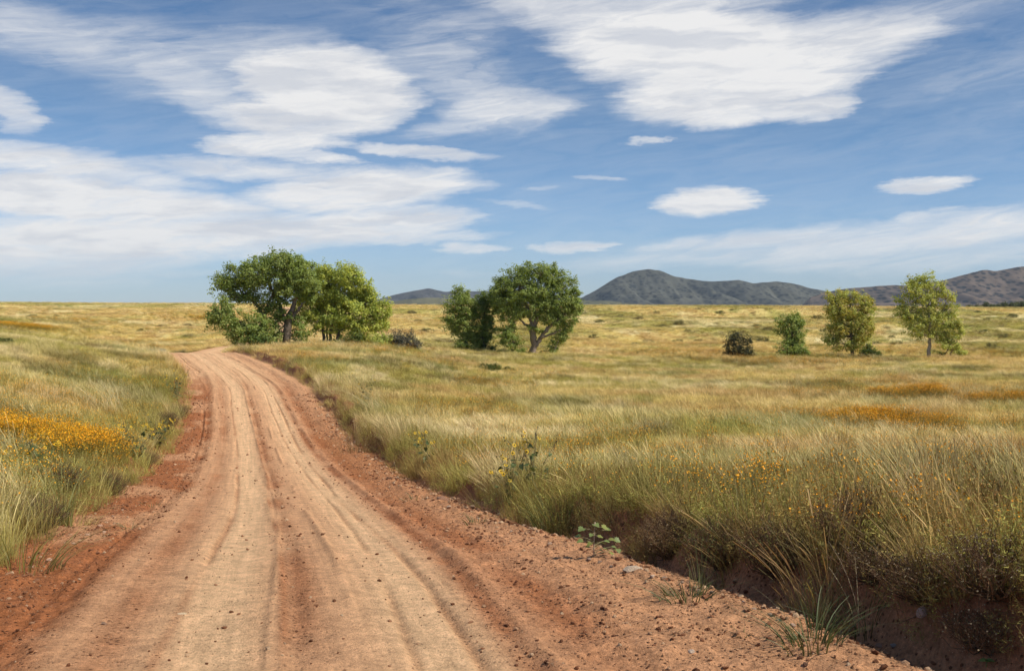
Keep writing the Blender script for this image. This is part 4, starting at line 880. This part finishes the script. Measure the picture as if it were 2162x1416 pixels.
def build_stones():
    put_stone('stone', 'pale oblong stone lying on the gravel edge beside the leafy seedling', 1338, 1206, .16, 401, (.56, .44, .33), .55, .25)
    put_stone('stone', 'squarish pinkish stone high on the eroded bank', 1955, 1293, .09, 402, (.50, .36, .30), .9, .8)
    put_stone('stone', 'flat dark slab of rock in the ditch below the bank', 1930, 1388, .15, 403, (.27, .15, .10), .35, .2)
    put_stone('stone', 'grey flat stone in the ditch beside the dark slab', 1893, 1367, .06, 404, (.34, .29, .26), .45)
    put_stone('stone', 'reddish flat stone at the head of the ditch', 1868, 1358, .08, 405, (.36, .22, .15), .4)
    put_stone('stone', 'small dark stone alone on the loose dirt of the left shoulder', 213, 1322, .042, 406, (.38, .25, .17), .7)
    put_stone('stone', 'flat cream coloured stone pressed into the left wheel track edge', 380, 1299, .065, 407, (.74, .56, .36), .16, .1)
    put_stone('stone', 'cream stone on the road between the wheel tracks', 720, 1303, .03, 408, (.66, .48, .30), .5)
    put_stone('stone', 'small white stone at the foot of the bank grass', 1846, 1224, .05, 409, (.66, .56, .46), .8)
    put_stone('stone', 'white pointed stone on the gravelly right shoulder', 1462, 1382, .045, 410, (.70, .56, .44), .7)
    put_stone('stone', 'dark round stone on the right shoulder at the foot of the photo', 1705, 1407, .035, 411, (.16, .09, .06), .8)
    put_stone('stone', 'large brown stone half buried among the weeds of the upper bank', 1998, 1110, .16, 412, (.30, .22, .16), .6)
    put_stone('stone', 'rounded red stone on the bank at the photo edge', 2148, 1312, .11, 413, (.26, .13, .085), .6)
    put_stone('stone', 'pale stone on the road edge in front of the near grass', 948, 1070, .09, 414, (.55, .40, .29), .5)
    put_stone('stone', 'brown boulder half buried at the ditch edge beyond the small grass sprig', 935, 1056, .22, 415, (.30, .17, .11), .5)
    rng = np.random.default_rng(5)
    ROW = [(1240,1178),(1275,1188),(1300,1194),(1380,1215),(1405,1222),(1440,1234),(1475,1246),(1500,1256),(1540,1262),(1568,1274),(1596,1285),(1625,1300),(1655,1308),(1680,1318),(1160,1150),(1120,1136),(1085,1120),(1050,1106),(1012,1092)]
    for k, (px, py) in enumerate(ROW):
        put_stone('edge_stone', '%sstone from the camera along the gravel of the right road edge' % (ORD[sum(1 for q in ROW if q[1] > py)] or 'first '), px+rng.uniform(-8, 8), py+rng.uniform(-2, 6), rng.uniform(.03, .06), 430+k, tuple(np.array([.48, .34, .25])*rng.uniform(.7, 1.3)), .6, None, 'stones along the right road edge')
    ROW2 = [(208,1112),(235,1092),(180,1132),(150,1150),(100,1185),(60,1200),(255,1078),(215,1125)]
    for k, (px, py) in enumerate(ROW2):
        put_stone('edge_stone', '%sstone from the camera along the crumbling left road edge' % (ORD[sum(1 for q in ROW2 if q[1] > py)] or 'first '), px, py, rng.uniform(.04, .075), 460+k, tuple(np.array([.50, .32, .22])*rng.uniform(.75, 1.25)), .55, None, 'stones along the left road edge')
    # loose gravel and clods: uncountable
    protos = []
    for k, c in enumerate([(.62, .42, .26), (.52, .31, .18), (.42, .22, .12), (.17, .072, .036), (.22, .09, .044), (.32, .145, .072)]):
        protos.append(stone_mesh(480+k, 'pebble', c, 1, .65))
    for p in protos: pass
    coll = proto_collection('pebble', protos)
    n = 120000
    y = np.exp(rng.uniform(math.log(3.6), math.log(44), n)); s = rng.uniform(-2.7, 3.5, n); er, el = edge_r(y), edge_l(y)
    zone = .10 + .9*sstep(1.35, 1.9, s) + .8*sstep(-1.2, -1.6, s) + .4*gauss(s, .12, .12) + .5*gauss(s, 1.28, .1) + 1.2*gauss(s, er-.2, .25) + .6*gauss(s, -el+.2, .3)
    keep = (rng.random(n) < zone*.62*(.35+1.3*sstep(.35, .7, fbm(s*2, y, .8, 3, 140)))) & (s < er+.35) & (s > -el-.3)
    y, s, er, el = y[keep], s[keep], er[keep], el[keep]; n = len(y)
    c = 1/np.sqrt(1+road_h(y)**2); x = road_x(y)+s/c; z = road_surface(s, y)
    size = .0052*(1+ .06*y)*(.5+rng.pareto(2.2, n)).clip(.4, 5.5)
    berm = gauss(s, er-.2, .3); size *= 1+.6*berm
    dark = rng.random(n) < (.62-.35*berm)
    idx = np.where(dark, rng.integers(3, 6, n), rng.integers(0, 3, n))
    scl = size[:, None]*np.stack([.8+.5*rng.random(n), .8+.5*rng.random(n), .7+.5*rng.random(n)], 1)
    scatter_object('road_gravel', np.stack([x, y, z+size*.12], 1), np.stack([rng.normal(size=n)*.3, rng.normal(size=n)*.3, rng.uniform(0, 6.28, n)], 1), scl, idx, np.ones((n, 3)), coll)
    print('gravel', n)
build_stones()

# ------------------------------------------------------------------ plants that stand out
def tuft(name, label, px, py, n, h, spread, cols, seed, lean=.8, wind=.1, width=.009, dx=0, group=None, cat='grass tuft', tip=None, tf=0, lo=2.0):
    x, y, z = hit(px, py, lo); rng = np.random.default_rng(seed)
    V, Fc, C = blades(rng, n, h, .5, spread, lean, wind, width, 5, tip, tf, (1, 1, 1), .25, (.9, .85, .8), 1.1)
    per = len(V)//n; base = np.array(cols)[rng.integers(0, len(cols), n)]
    C = C*np.repeat(base, per, 0)
    # roots follow the ground
    rootx = np.repeat((V[0::per, 0]+V[1::per, 0])/2, per); rooty = np.repeat((V[0::per, 1]+V[1::per, 1])/2, per)
    V[:, 2] += ground_z(rootx+x, rooty+y)-z-.01
    o = link(name, mesh_from(name, V, Fc, M_BLADE, False, C)); o.location = (x, y, z)
    return tag(o, label, cat, group)
GT = [(.085,.125,.048),(.11,.145,.055),(.135,.155,.06),(.20,.19,.09)]
ST = [(.42,.34,.14),(.34,.30,.10),(.28,.28,.08),(.50,.41,.20)]
def build_tufts():
    tuft('grass_tuft', 'blue-green grass tuft sprawling on the dirt, nearer of the two beside the ditch', 1715, 1362, 95, .24, .17, GT, 501, 1.0)
    tuft('tall_grass_stalks', 'tall green stalks rising behind the nearer grass tuft', 1722, 1335, 18, .34, .07, GT, 502, .35, .05, .008)
    tuft('grass_tuft', 'green grass tuft on the gravel edge, farther from the photo foot', 1450, 1268, 85, .15, .16, GT, 503, 1.0)
    tuft('tall_grass_stalks', 'slender stalks standing over the farther green tuft', 1478, 1250, 14, .30, .08, [(.16,.18,.07),(.22,.2,.09)], 504, .2, .05, .006)
    tuft('grass_sprig', 'tiny green sprig on the bare right shoulder', 1572, 1345, 16, .06, .03, GT, 505, 1.0)
    tuft('grass_sprig', 'small sprig of grass on the road edge by the far bank', 1003, 1106, 34, .13, .12, [(.20,.20,.09),(.14,.16,.06)], 506, .8)
    tuft('grass_sprig', 'pale sprig on the right shoulder beyond the stones', 872, 1055, 30, .12, .16, [(.24,.22,.11),(.16,.17,.07)], 507, .8)
    tuft('grass_sprig', 'thin green sprig on the damp left shoulder', 318, 1072, 40, .10, .13, [(.16,.18,.08),(.20,.20,.09)], 508, .9)
    tuft('grass_sprig', 'thin sprig nearer on the damp left shoulder', 268, 1122, 30, .09, .09, [(.16,.18,.08),(.20,.20,.09)], 509, .9)
    tuft('bunch_grass', 'tall pale green bunch grass on the left verge', 128, 1110, 60, .62, .10, [(.34,.36,.13),(.28,.30,.10),(.42,.42,.18)], 510, .35, .02, .010)
    tuft('bunch_grass', 'bent straw and green grass hanging over the left road edge', 55, 1205, 70, .42, .25, ST+[(.22,.24,.08)], 511, .8, -.25, .008)
    tuft('bunch_grass', 'tall tawny grass clump standing over the ditch', 1745, 1240, 110, .46, .20, [(.40,.27,.14),(.33,.22,.11),(.30,.25,.10),(.46,.34,.18)], 512, .4, .08, .007, tip=(1.3, 1.2, 1.1), tf=.4)
    tuft('bunch_grass', 'dark green bunch grass with arching blades among the right-hand weeds', 1960, 1040, 110, .62, .26, [(.16,.18,.06),(.24,.24,.08),(.12,.14,.045)], 513, .8, .1, .009)
    tuft('bunch_grass', 'brown seeding grass clump on the near bank left of the tawny clump', 1560, 1150, 110, .42, .24, [(.30,.24,.10),(.24,.2,.08),(.36,.28,.13)], 514, .5, .22, .006, tip=(1.2, 1.0, .9), tf=.5)
    tuft('plume_grass', 'pale plume of wind blown grass on the right verge of the bend', 795, 872, 190, .85, .55, [(.66,.57,.33),(.58,.52,.28),(.46,.46,.2)], 515, .35, .75, .010)
    tuft('plume_grass', 'arching pale plume in the field, right of the verge plume', 1182, 893, 150, .85, .30, [(.66,.57,.33),(.58,.52,.28),(.46,.46,.2)], 516, .35, .8, .010)
    tuft('plume_grass', 'pale plume of grass above the orange flowers on the left slope', 225, 868, 170, .85, .6, [(.68,.58,.34),(.58,.5,.28)], 517, .35, .55, .010)
    tuft('plume_grass', 'curved pale plume behind the tall seeding stalks', 1715, 950, 120, .72, .30, [(.60,.50,.26),(.52,.44,.22)], 518, .3, .9, .008)
    tuft('weed_clump', 'brown tangled weed overhanging the bank at the bend', 760, 955, 150, .5, .5, [(.24,.15,.07),(.30,.20,.09),(.2,.17,.07)], 519, .9, -.1, .008)
    tuft('bank_weed', 'dark green feathery weed at the foot of the near bank', 1185, 1130, 240, .45, .32, [(.11,.14,.04),(.15,.17,.05),(.09,.11,.035)], 520, .7, .05, .006)
    tuft('ditch_weed', 'dark green feathery weed inside the ditch behind the tall stalks', 1830, 1290, 170, .22, .20, [(.085,.115,.032),(.11,.135,.04)], 521, .9, .0, .005)
    # small rooted things at the very edge
    tuft('pale_stalk', 'single pale dry stalk leaning over the ditch', 1815, 1345, 4, .42, .02, [(.55,.48,.30)], 522, .25, .25, .005)
build_tufts()

LEAF_OUT = [(0,0),(.16,-.10),(.42,-.16),(.36,.02),(.62,.10),(.50,.26),(.62,.50),(.40,.55),(.22,.86),(0,1.0)]
def palmate(m, p, d, nrm, L, c):
    d = d/np.linalg.norm(d); nrm = nrm-d*(nrm@d); nrm /= np.linalg.norm(nrm); sd = np.cross(d, nrm)
    out = [(x, y) for x, y in LEAF_OUT]+[(-x, y) for x, y in LEAF_OUT[::-1][1:-1]]
    v = [p+sd*x*L*.9+d*y*L+nrm*(abs(x)*.22-y*y*.18)*L for x, y in out]
    m.add(v+[p+d*.42*L], [(i, (i+1) % len(v), len(v)) for i in range(len(v))], c)
def heart(m, p, d, nrm, L, c):
    d = d/np.linalg.norm(d); nrm = nrm-d*(nrm@d); nrm /= np.linalg.norm(nrm)+1e-9; sd = np.cross(d, nrm)
    out = [(0,0),(.26,-.08),(.42,.16),(.34,.5),(.14,.85),(0,1.05)]; out = out+[(-x, y) for x, y in out[::-1][1:-1]]
    v = [p+sd*x*L+d*y*L+nrm*(abs(x)*.25-y*y*.22)*L for x, y in out]
    m.add(v+[p+d*.45*L], [(i, (i+1) % len(v), len(v)) for i in range(len(v))], c)
def build_seedling():
    x, y, z = hit(1254, 1176); rng = np.random.default_rng(61); k = y/F
    t = thing('leafy_seedling', 'broad-leaved green seedling with pale stem at the foot of the bank', 'plant', (x, y, z-.01))
    st = MB(); H = 75*k
    st.tube([(0,0,-.03),(.004,0,H*.35),(.008,0,H*.7),(.012,.01,H)], [.0055,.005,.004,.003], (.46,.36,.26), 6)
    spots = [(-22,62,0,1.15),(2,70,.02,1.1),(18,66,-.02,1.2),(26,58,.03,.9),(-4,52,-.05,.8),(8,48,-.06,.85),(-30,44,.0,1.0),(-24,38,-.04,1.0),(-6,34,-.06,.9),(14,34,-.05,1.0),(24,34,.02,.9),(34,36,.04,1.0),(46,36,.05,1.0),(22,22,-.06,.85),(32,14,-.06,1.15),(38,24,-.02,.8),(52,16,.03,.9),(-8,20,.05,.7),(14,12,.05,.6)]
    ends = []
    for (dx, dz, dy, sc) in spots:
        e = np.array([dx*k, dy, dz*k]); a = np.array([.006, 0, max(.02, min(H*.95, e[2]-abs(dx)*k*.35))]); st.tube([a, (a+e)*.5+np.array([0, 0, .008]), e], [.0028, .0022, .0016], (.36,.33,.18), 4); ends.append((e, sc))
    link('stem', st.mesh('stem', M_TWIG, True), t)
    for i, (e, sc) in enumerate(ends):
        m = MB(); d = np.array([np.sign(e[0]+1e-6)*.8+rng.normal()*.3, rng.normal()*.6-.35, rng.uniform(-.45, .05)]); nrm = np.array([.25, -.35, 1])+rng.normal(size=3)*.22
        palmate(m, e, d, nrm, .052*sc, np.array([(.17,.23,.075),(.20,.26,.085),(.24,.27,.075)][i % 3])*rng.uniform(.85, 1.15))
        link('leaf', m.mesh('leaf', M_BLADE, True), t)
    x, y, z = hit(2090, 1412); t = thing('corner_seedling', 'tiny bright green two-leaved seedling at the foot of the photo', 'plant', (x, y, z-.005))
    m = MB(); m.tube([(0,0,-.02),(0,0,.02),(.004,0,.035)], [.003,.0025,.002], (.20,.24,.08), 5); link('stem', m.mesh('stem', M_TWIG, True), t)
    for d in ((-1,-.2,.25),(.9,-.3,.2),(.3,-.9,.4)):
        m = MB(); heart(m, np.array([.004,0,.034]), np.array(d, float), np.array([.1,-.2,1.]), .05, np.array([.22,.32,.10])); link('leaf', m.mesh('leaf', M_BLADE, True), t)
build_seedling()

def sunflower(label, px, py, H, nst, seed, dark=.5, lo=2.0, spread=.3):
    x, y, z = hit(px, py, lo); rng = np.random.default_rng(seed)
    t = thing('wild_sunflower', label, 'plant', (x, y, z-.02))
    st = MB(); lf = MB(); hd = MB()
    for k in range(nst):
        a = rng.uniform(0, 2*pi); r = spread*rng.uniform(.2, 1); tip = np.array([r*cos(a)-.08, r*sin(a), H*rng.uniform(.6, 1.05)]); b = np.array([rng.normal()*.02, rng.normal()*.02, -.02]); mid = (b+tip)*.5+np.array([-tip[0]*.2, -tip[1]*.2, .05])
        st.tube([b, mid, tip], [.006, .0045, .003], (.22,.19,.09), 4)
        for q in range(5):
            tt = rng.uniform(.2, .92); p = b*(1-tt)**2+2*mid*tt*(1-tt)+tip*tt*tt; d = rng.normal(size=3); d[2] = d[2]*.4-.15; d /= np.linalg.norm(d)
            heart(lf, p+d*.02, d, np.array([.2,-.2,1])+rng.normal(size=3)*.4, rng.uniform(.05, .10), np.array([.095,.125,.042])*rng.uniform(.7, 1.4))
        for q in range(3):
            c = tip+rng.normal(size=3)*np.array([.05, .05, .05])*(q > 0); nn = np.array([rng.normal()*.5+.3, rng.normal()*.5-.45, .6]); nn /= np.linalg.norm(nn); t1 = np.cross(nn, [.2,.3,.9]); t1 /= np.linalg.norm(t1); t2 = np.cross(nn, t1)
            if q: st.tube([mid*.3+tip*.7, (tip+c)*.5, c], [.003,.0025,.002], (.20,.18,.09), 3)
            s = .011; ring = [c+(t1*cos(i*pi/3)+t2*sin(i*pi/3))*s+nn*.004 for i in range(6)]; hd.add(ring+[c+nn*.010, c-nn*.008], [(i, (i+1) % 6, 6) for i in range(6)]+[((i+1) % 6, i, 7) for i in range(6)], (.050,.035,.02))
            if rng.random() > dark:
                for i in range(11):
                    u = t1*cos(i*2*pi/11)+t2*sin(i*2*pi/11); w = np.cross(nn, u); L = rng.uniform(.020, .028)
                    hd.add([c+u*.008, c+u*(.008+L*.5)+w*.006-nn*.001, c+u*(.008+L)-nn*.005, c+u*(.008+L*.5)-w*.006-nn*.001], [(0,1,2,3)], (.85,.56,.03))
    link('stem', st.mesh('stem', M_TWIG), t); stuff(link('foliage', lf.mesh('foliage', M_BLADE), t)); stuff(link('flower_heads', hd.mesh('flower_heads', M_BLADE), t))
build_sf = [('wild sunflower with yellow heads and dark leaves over the near right verge',1075,1085,.85,9,701,.45,.34),('taller wild sunflower with spent dark heads behind the verge sunflower',1130,1040,.85,7,702,.7,.4),
    ('small wild sunflower with pale yellow heads at the verge beyond the sprigs',905,995,.8,5,703,.3,.35),('bushy wild sunflower at the road edge of the left slope',372,850,1.15,14,704,.8,.7),('wild sunflower tangle beside the orange flower patch',285,975,.8,18,705,.6,.6),
    ('wild sunflower hanging toward the road on the left bank',330,950,.8,18,706,.6,.55),('low wild sunflower nearest the photo edge on the left slope',75,1000,.55,9,707,.6,.45),('dry dark-headed sunflower at the bend behind the pale plume',775,850,1.0,6,708,.9,.5)]
for (lab, px, py, H, ns, sd, dk, sp) in build_sf: sunflower(lab, px, py, H, ns, sd, dk, 2.0, sp)

def seed_shrub(label, px, py, H, R, seed, nst=150, heads=320, head_c=(.36,.29,.19), leaf_c=(.19,.145,.065), nleaf=7):
    x, y, z = hit(px, py); rng = np.random.default_rng(seed)
    t = thing('seed_head_shrub', label, 'shrub', (x, y, z-.02)); st = MB(); hd = MB(); lf = MB()
    tips = []
    for k in range(nst):
        a = rng.uniform(0, 2*pi); r = R*math.sqrt(rng.random()); tip = np.array([r*cos(a), r*sin(a), H*(1-.45*(r/R)**2)*rng.uniform(.65, 1.05)]); b = np.array([rng.normal()*.03, rng.normal()*.03, -.04]); mid = b*.45+tip*.55+rng.normal(size=3)*.03; mid[2] -= .03
        c = np.array([.15,.095,.055])*rng.uniform(.7, 1.4); st.tube([b, mid, tip], [.0045,.003,.0015], c, 3)
        for q in range(3):
            s = mid*rng.uniform(.2, .6)+tip*(1-.4); s = mid+(tip-mid)*rng.uniform(.1, .9); e = s+rng.normal(size=3)*.05+np.array([0, 0, .04]); st.tube([s, e], [.0018, .001], c, 3); tips.append(e)
        tips.append(tip)
        for q in range(nleaf):
            s = b+(tip-b)*rng.uniform(.3, 1.0)+rng.normal(size=3)*.02; u = rng.normal(size=3); u /= np.linalg.norm(u); w = np.cross(u, rng.normal(size=3)); w /= np.linalg.norm(w)+1e-9; L = rng.uniform(.012, .03)
            lf.add([s, s+u*L*.5+w*.003, s+u*L, s+u*L*.5-w*.003], [(0,1,2,3)], np.array(leaf_c)*rng.uniform(.6, 1.4))
    tips = np.array(tips); pick = tips[rng.integers(0, len(tips), heads)]
    for p in pick:
        s = rng.uniform(.003, .0060); v = np.array([(1,0,0),(-1,0,0),(0,1,0),(0,-1,0),(0,0,1),(0,0,-1)])*s+p+rng.normal(size=3)*.008
        hd.add(v, [(0,2,4),(2,1,4),(1,3,4),(3,0,4),(2,0,5),(1,2,5),(3,1,5),(0,3,5)], np.array(head_c)*rng.uniform(.6, 1.25))
    link('stem', st.mesh('stem', M_TWIG), t); stuff(link('foliage', lf.mesh('foliage', M_BLADE), t)); stuff(link('seed_heads', hd.mesh('seed_heads', M_BLADE), t))
seed_shrub('brown twiggy shrub with pale seed heads over the bank stone', 1965, 1262, .30, .34, 801)
seed_shrub('brown seed-head shrub at the photo edge above the ditch', 2120, 1245, .34, .40, 802, 170, 420)
seed_shrub('low shrub with cream seed heads drooping into the ditch', 2080, 1352, .16, .24, 803, 110, 200, (.40,.33,.22))
seed_shrub('dull brown weedy shrub behind the seed-head shrubs', 2125, 1130, .36, .40, 804, 150, 160, (.40,.30,.18))
seed_shrub('brown shrub with few seed heads right of the tawny clump', 1850, 1215, .22, .26, 805, 100, 120)

OLV, BRN, GRN = (.24,.23,.075), (.26,.18,.08), (.15,.18,.055)
for (lab, px, py, H, R, sd, lc) in [('bushy olive weed mass above the ditch, behind the tawny clump', 1650, 1205, .42, .34, 811, OLV), ('tall brown weed bush between tawny clump and seed-head shrubs', 1820, 1175, .50, .36, 812, BRN),
        ('dark green weed bush above the seed-head shrubs, before the arching bunch grass', 1960, 1110, .52, .38, 813, GRN), ('broad olive weed bush at the photo edge behind the shrubs', 2110, 1080, .56, .42, 814, OLV), ('brown weed mass on the bank above the pale oblong stone', 1420, 1170, .40, .34, 815, BRN),
        ('green weed mass on the bank above the farther grass tuft', 1530, 1190, .38, .34, 816, GRN), ('green leafy weed on the left verge below the gold flowers', 120, 1035, .42, .40, 817, GRN), ('olive weed clump on the left verge beside the road bend', 300, 985, .42, .40, 818, OLV), ('green weed at the left verge nearest the road crest side', 350, 900, .5, .5, 819, GRN), ('bushy green weed on the left verge above the damp shoulder sprigs', 225, 1045, .40, .36, 820, GRN),
        ('dark green weed beside the tall pale bunch grass on the left verge', 70, 1120, .40, .34, 821, (.13,.16,.05)), ('olive weed at the road edge under the left slope sunflowers', 375, 880, .5, .5, 822, OLV), ('tallest brown weed bush at the right-hand photo edge', 2150, 1150, .62, .40, 823, BRN)]:
    seed_shrub(lab, px, py, H, R, sd, 170, 60, (.42,.30,.16), lc, 16)

# ------------------------------------------------------------------ the air
def build_haze():
    import bmesh
    bm = bmesh.new(); bmesh.ops.create_cube(bm, size=1.0)
    bmesh.ops.scale(bm, vec=(19000, 19000, 300), verts=bm.verts); bmesh.ops.translate(bm, vec=(0, 0, 110), verts=bm.verts)
    me = bpy.data.meshes.new('haze'); bm.to_mesh(me); bm.free()
    m = bpy.data.materials.new('haze'); m.use_nodes = True; m.node_tree.nodes.clear(); g = NT(m.node_tree)
    out = g.new('ShaderNodeOutputMaterial'); v = g.new('ShaderNodeVolumePrincipled')
    v.inputs['Color'].default_value = (.66, .82, 1.0, 1.0); v.inputs['Density'].default_value = HAZE; v.inputs['Anisotropy'].default_value = .0
    g.l.new(v.outputs[0], out.inputs['Volume']); me.materials.append(m)
    stuff(link('haze', me))
HAZE = 4.5e-5
build_haze()
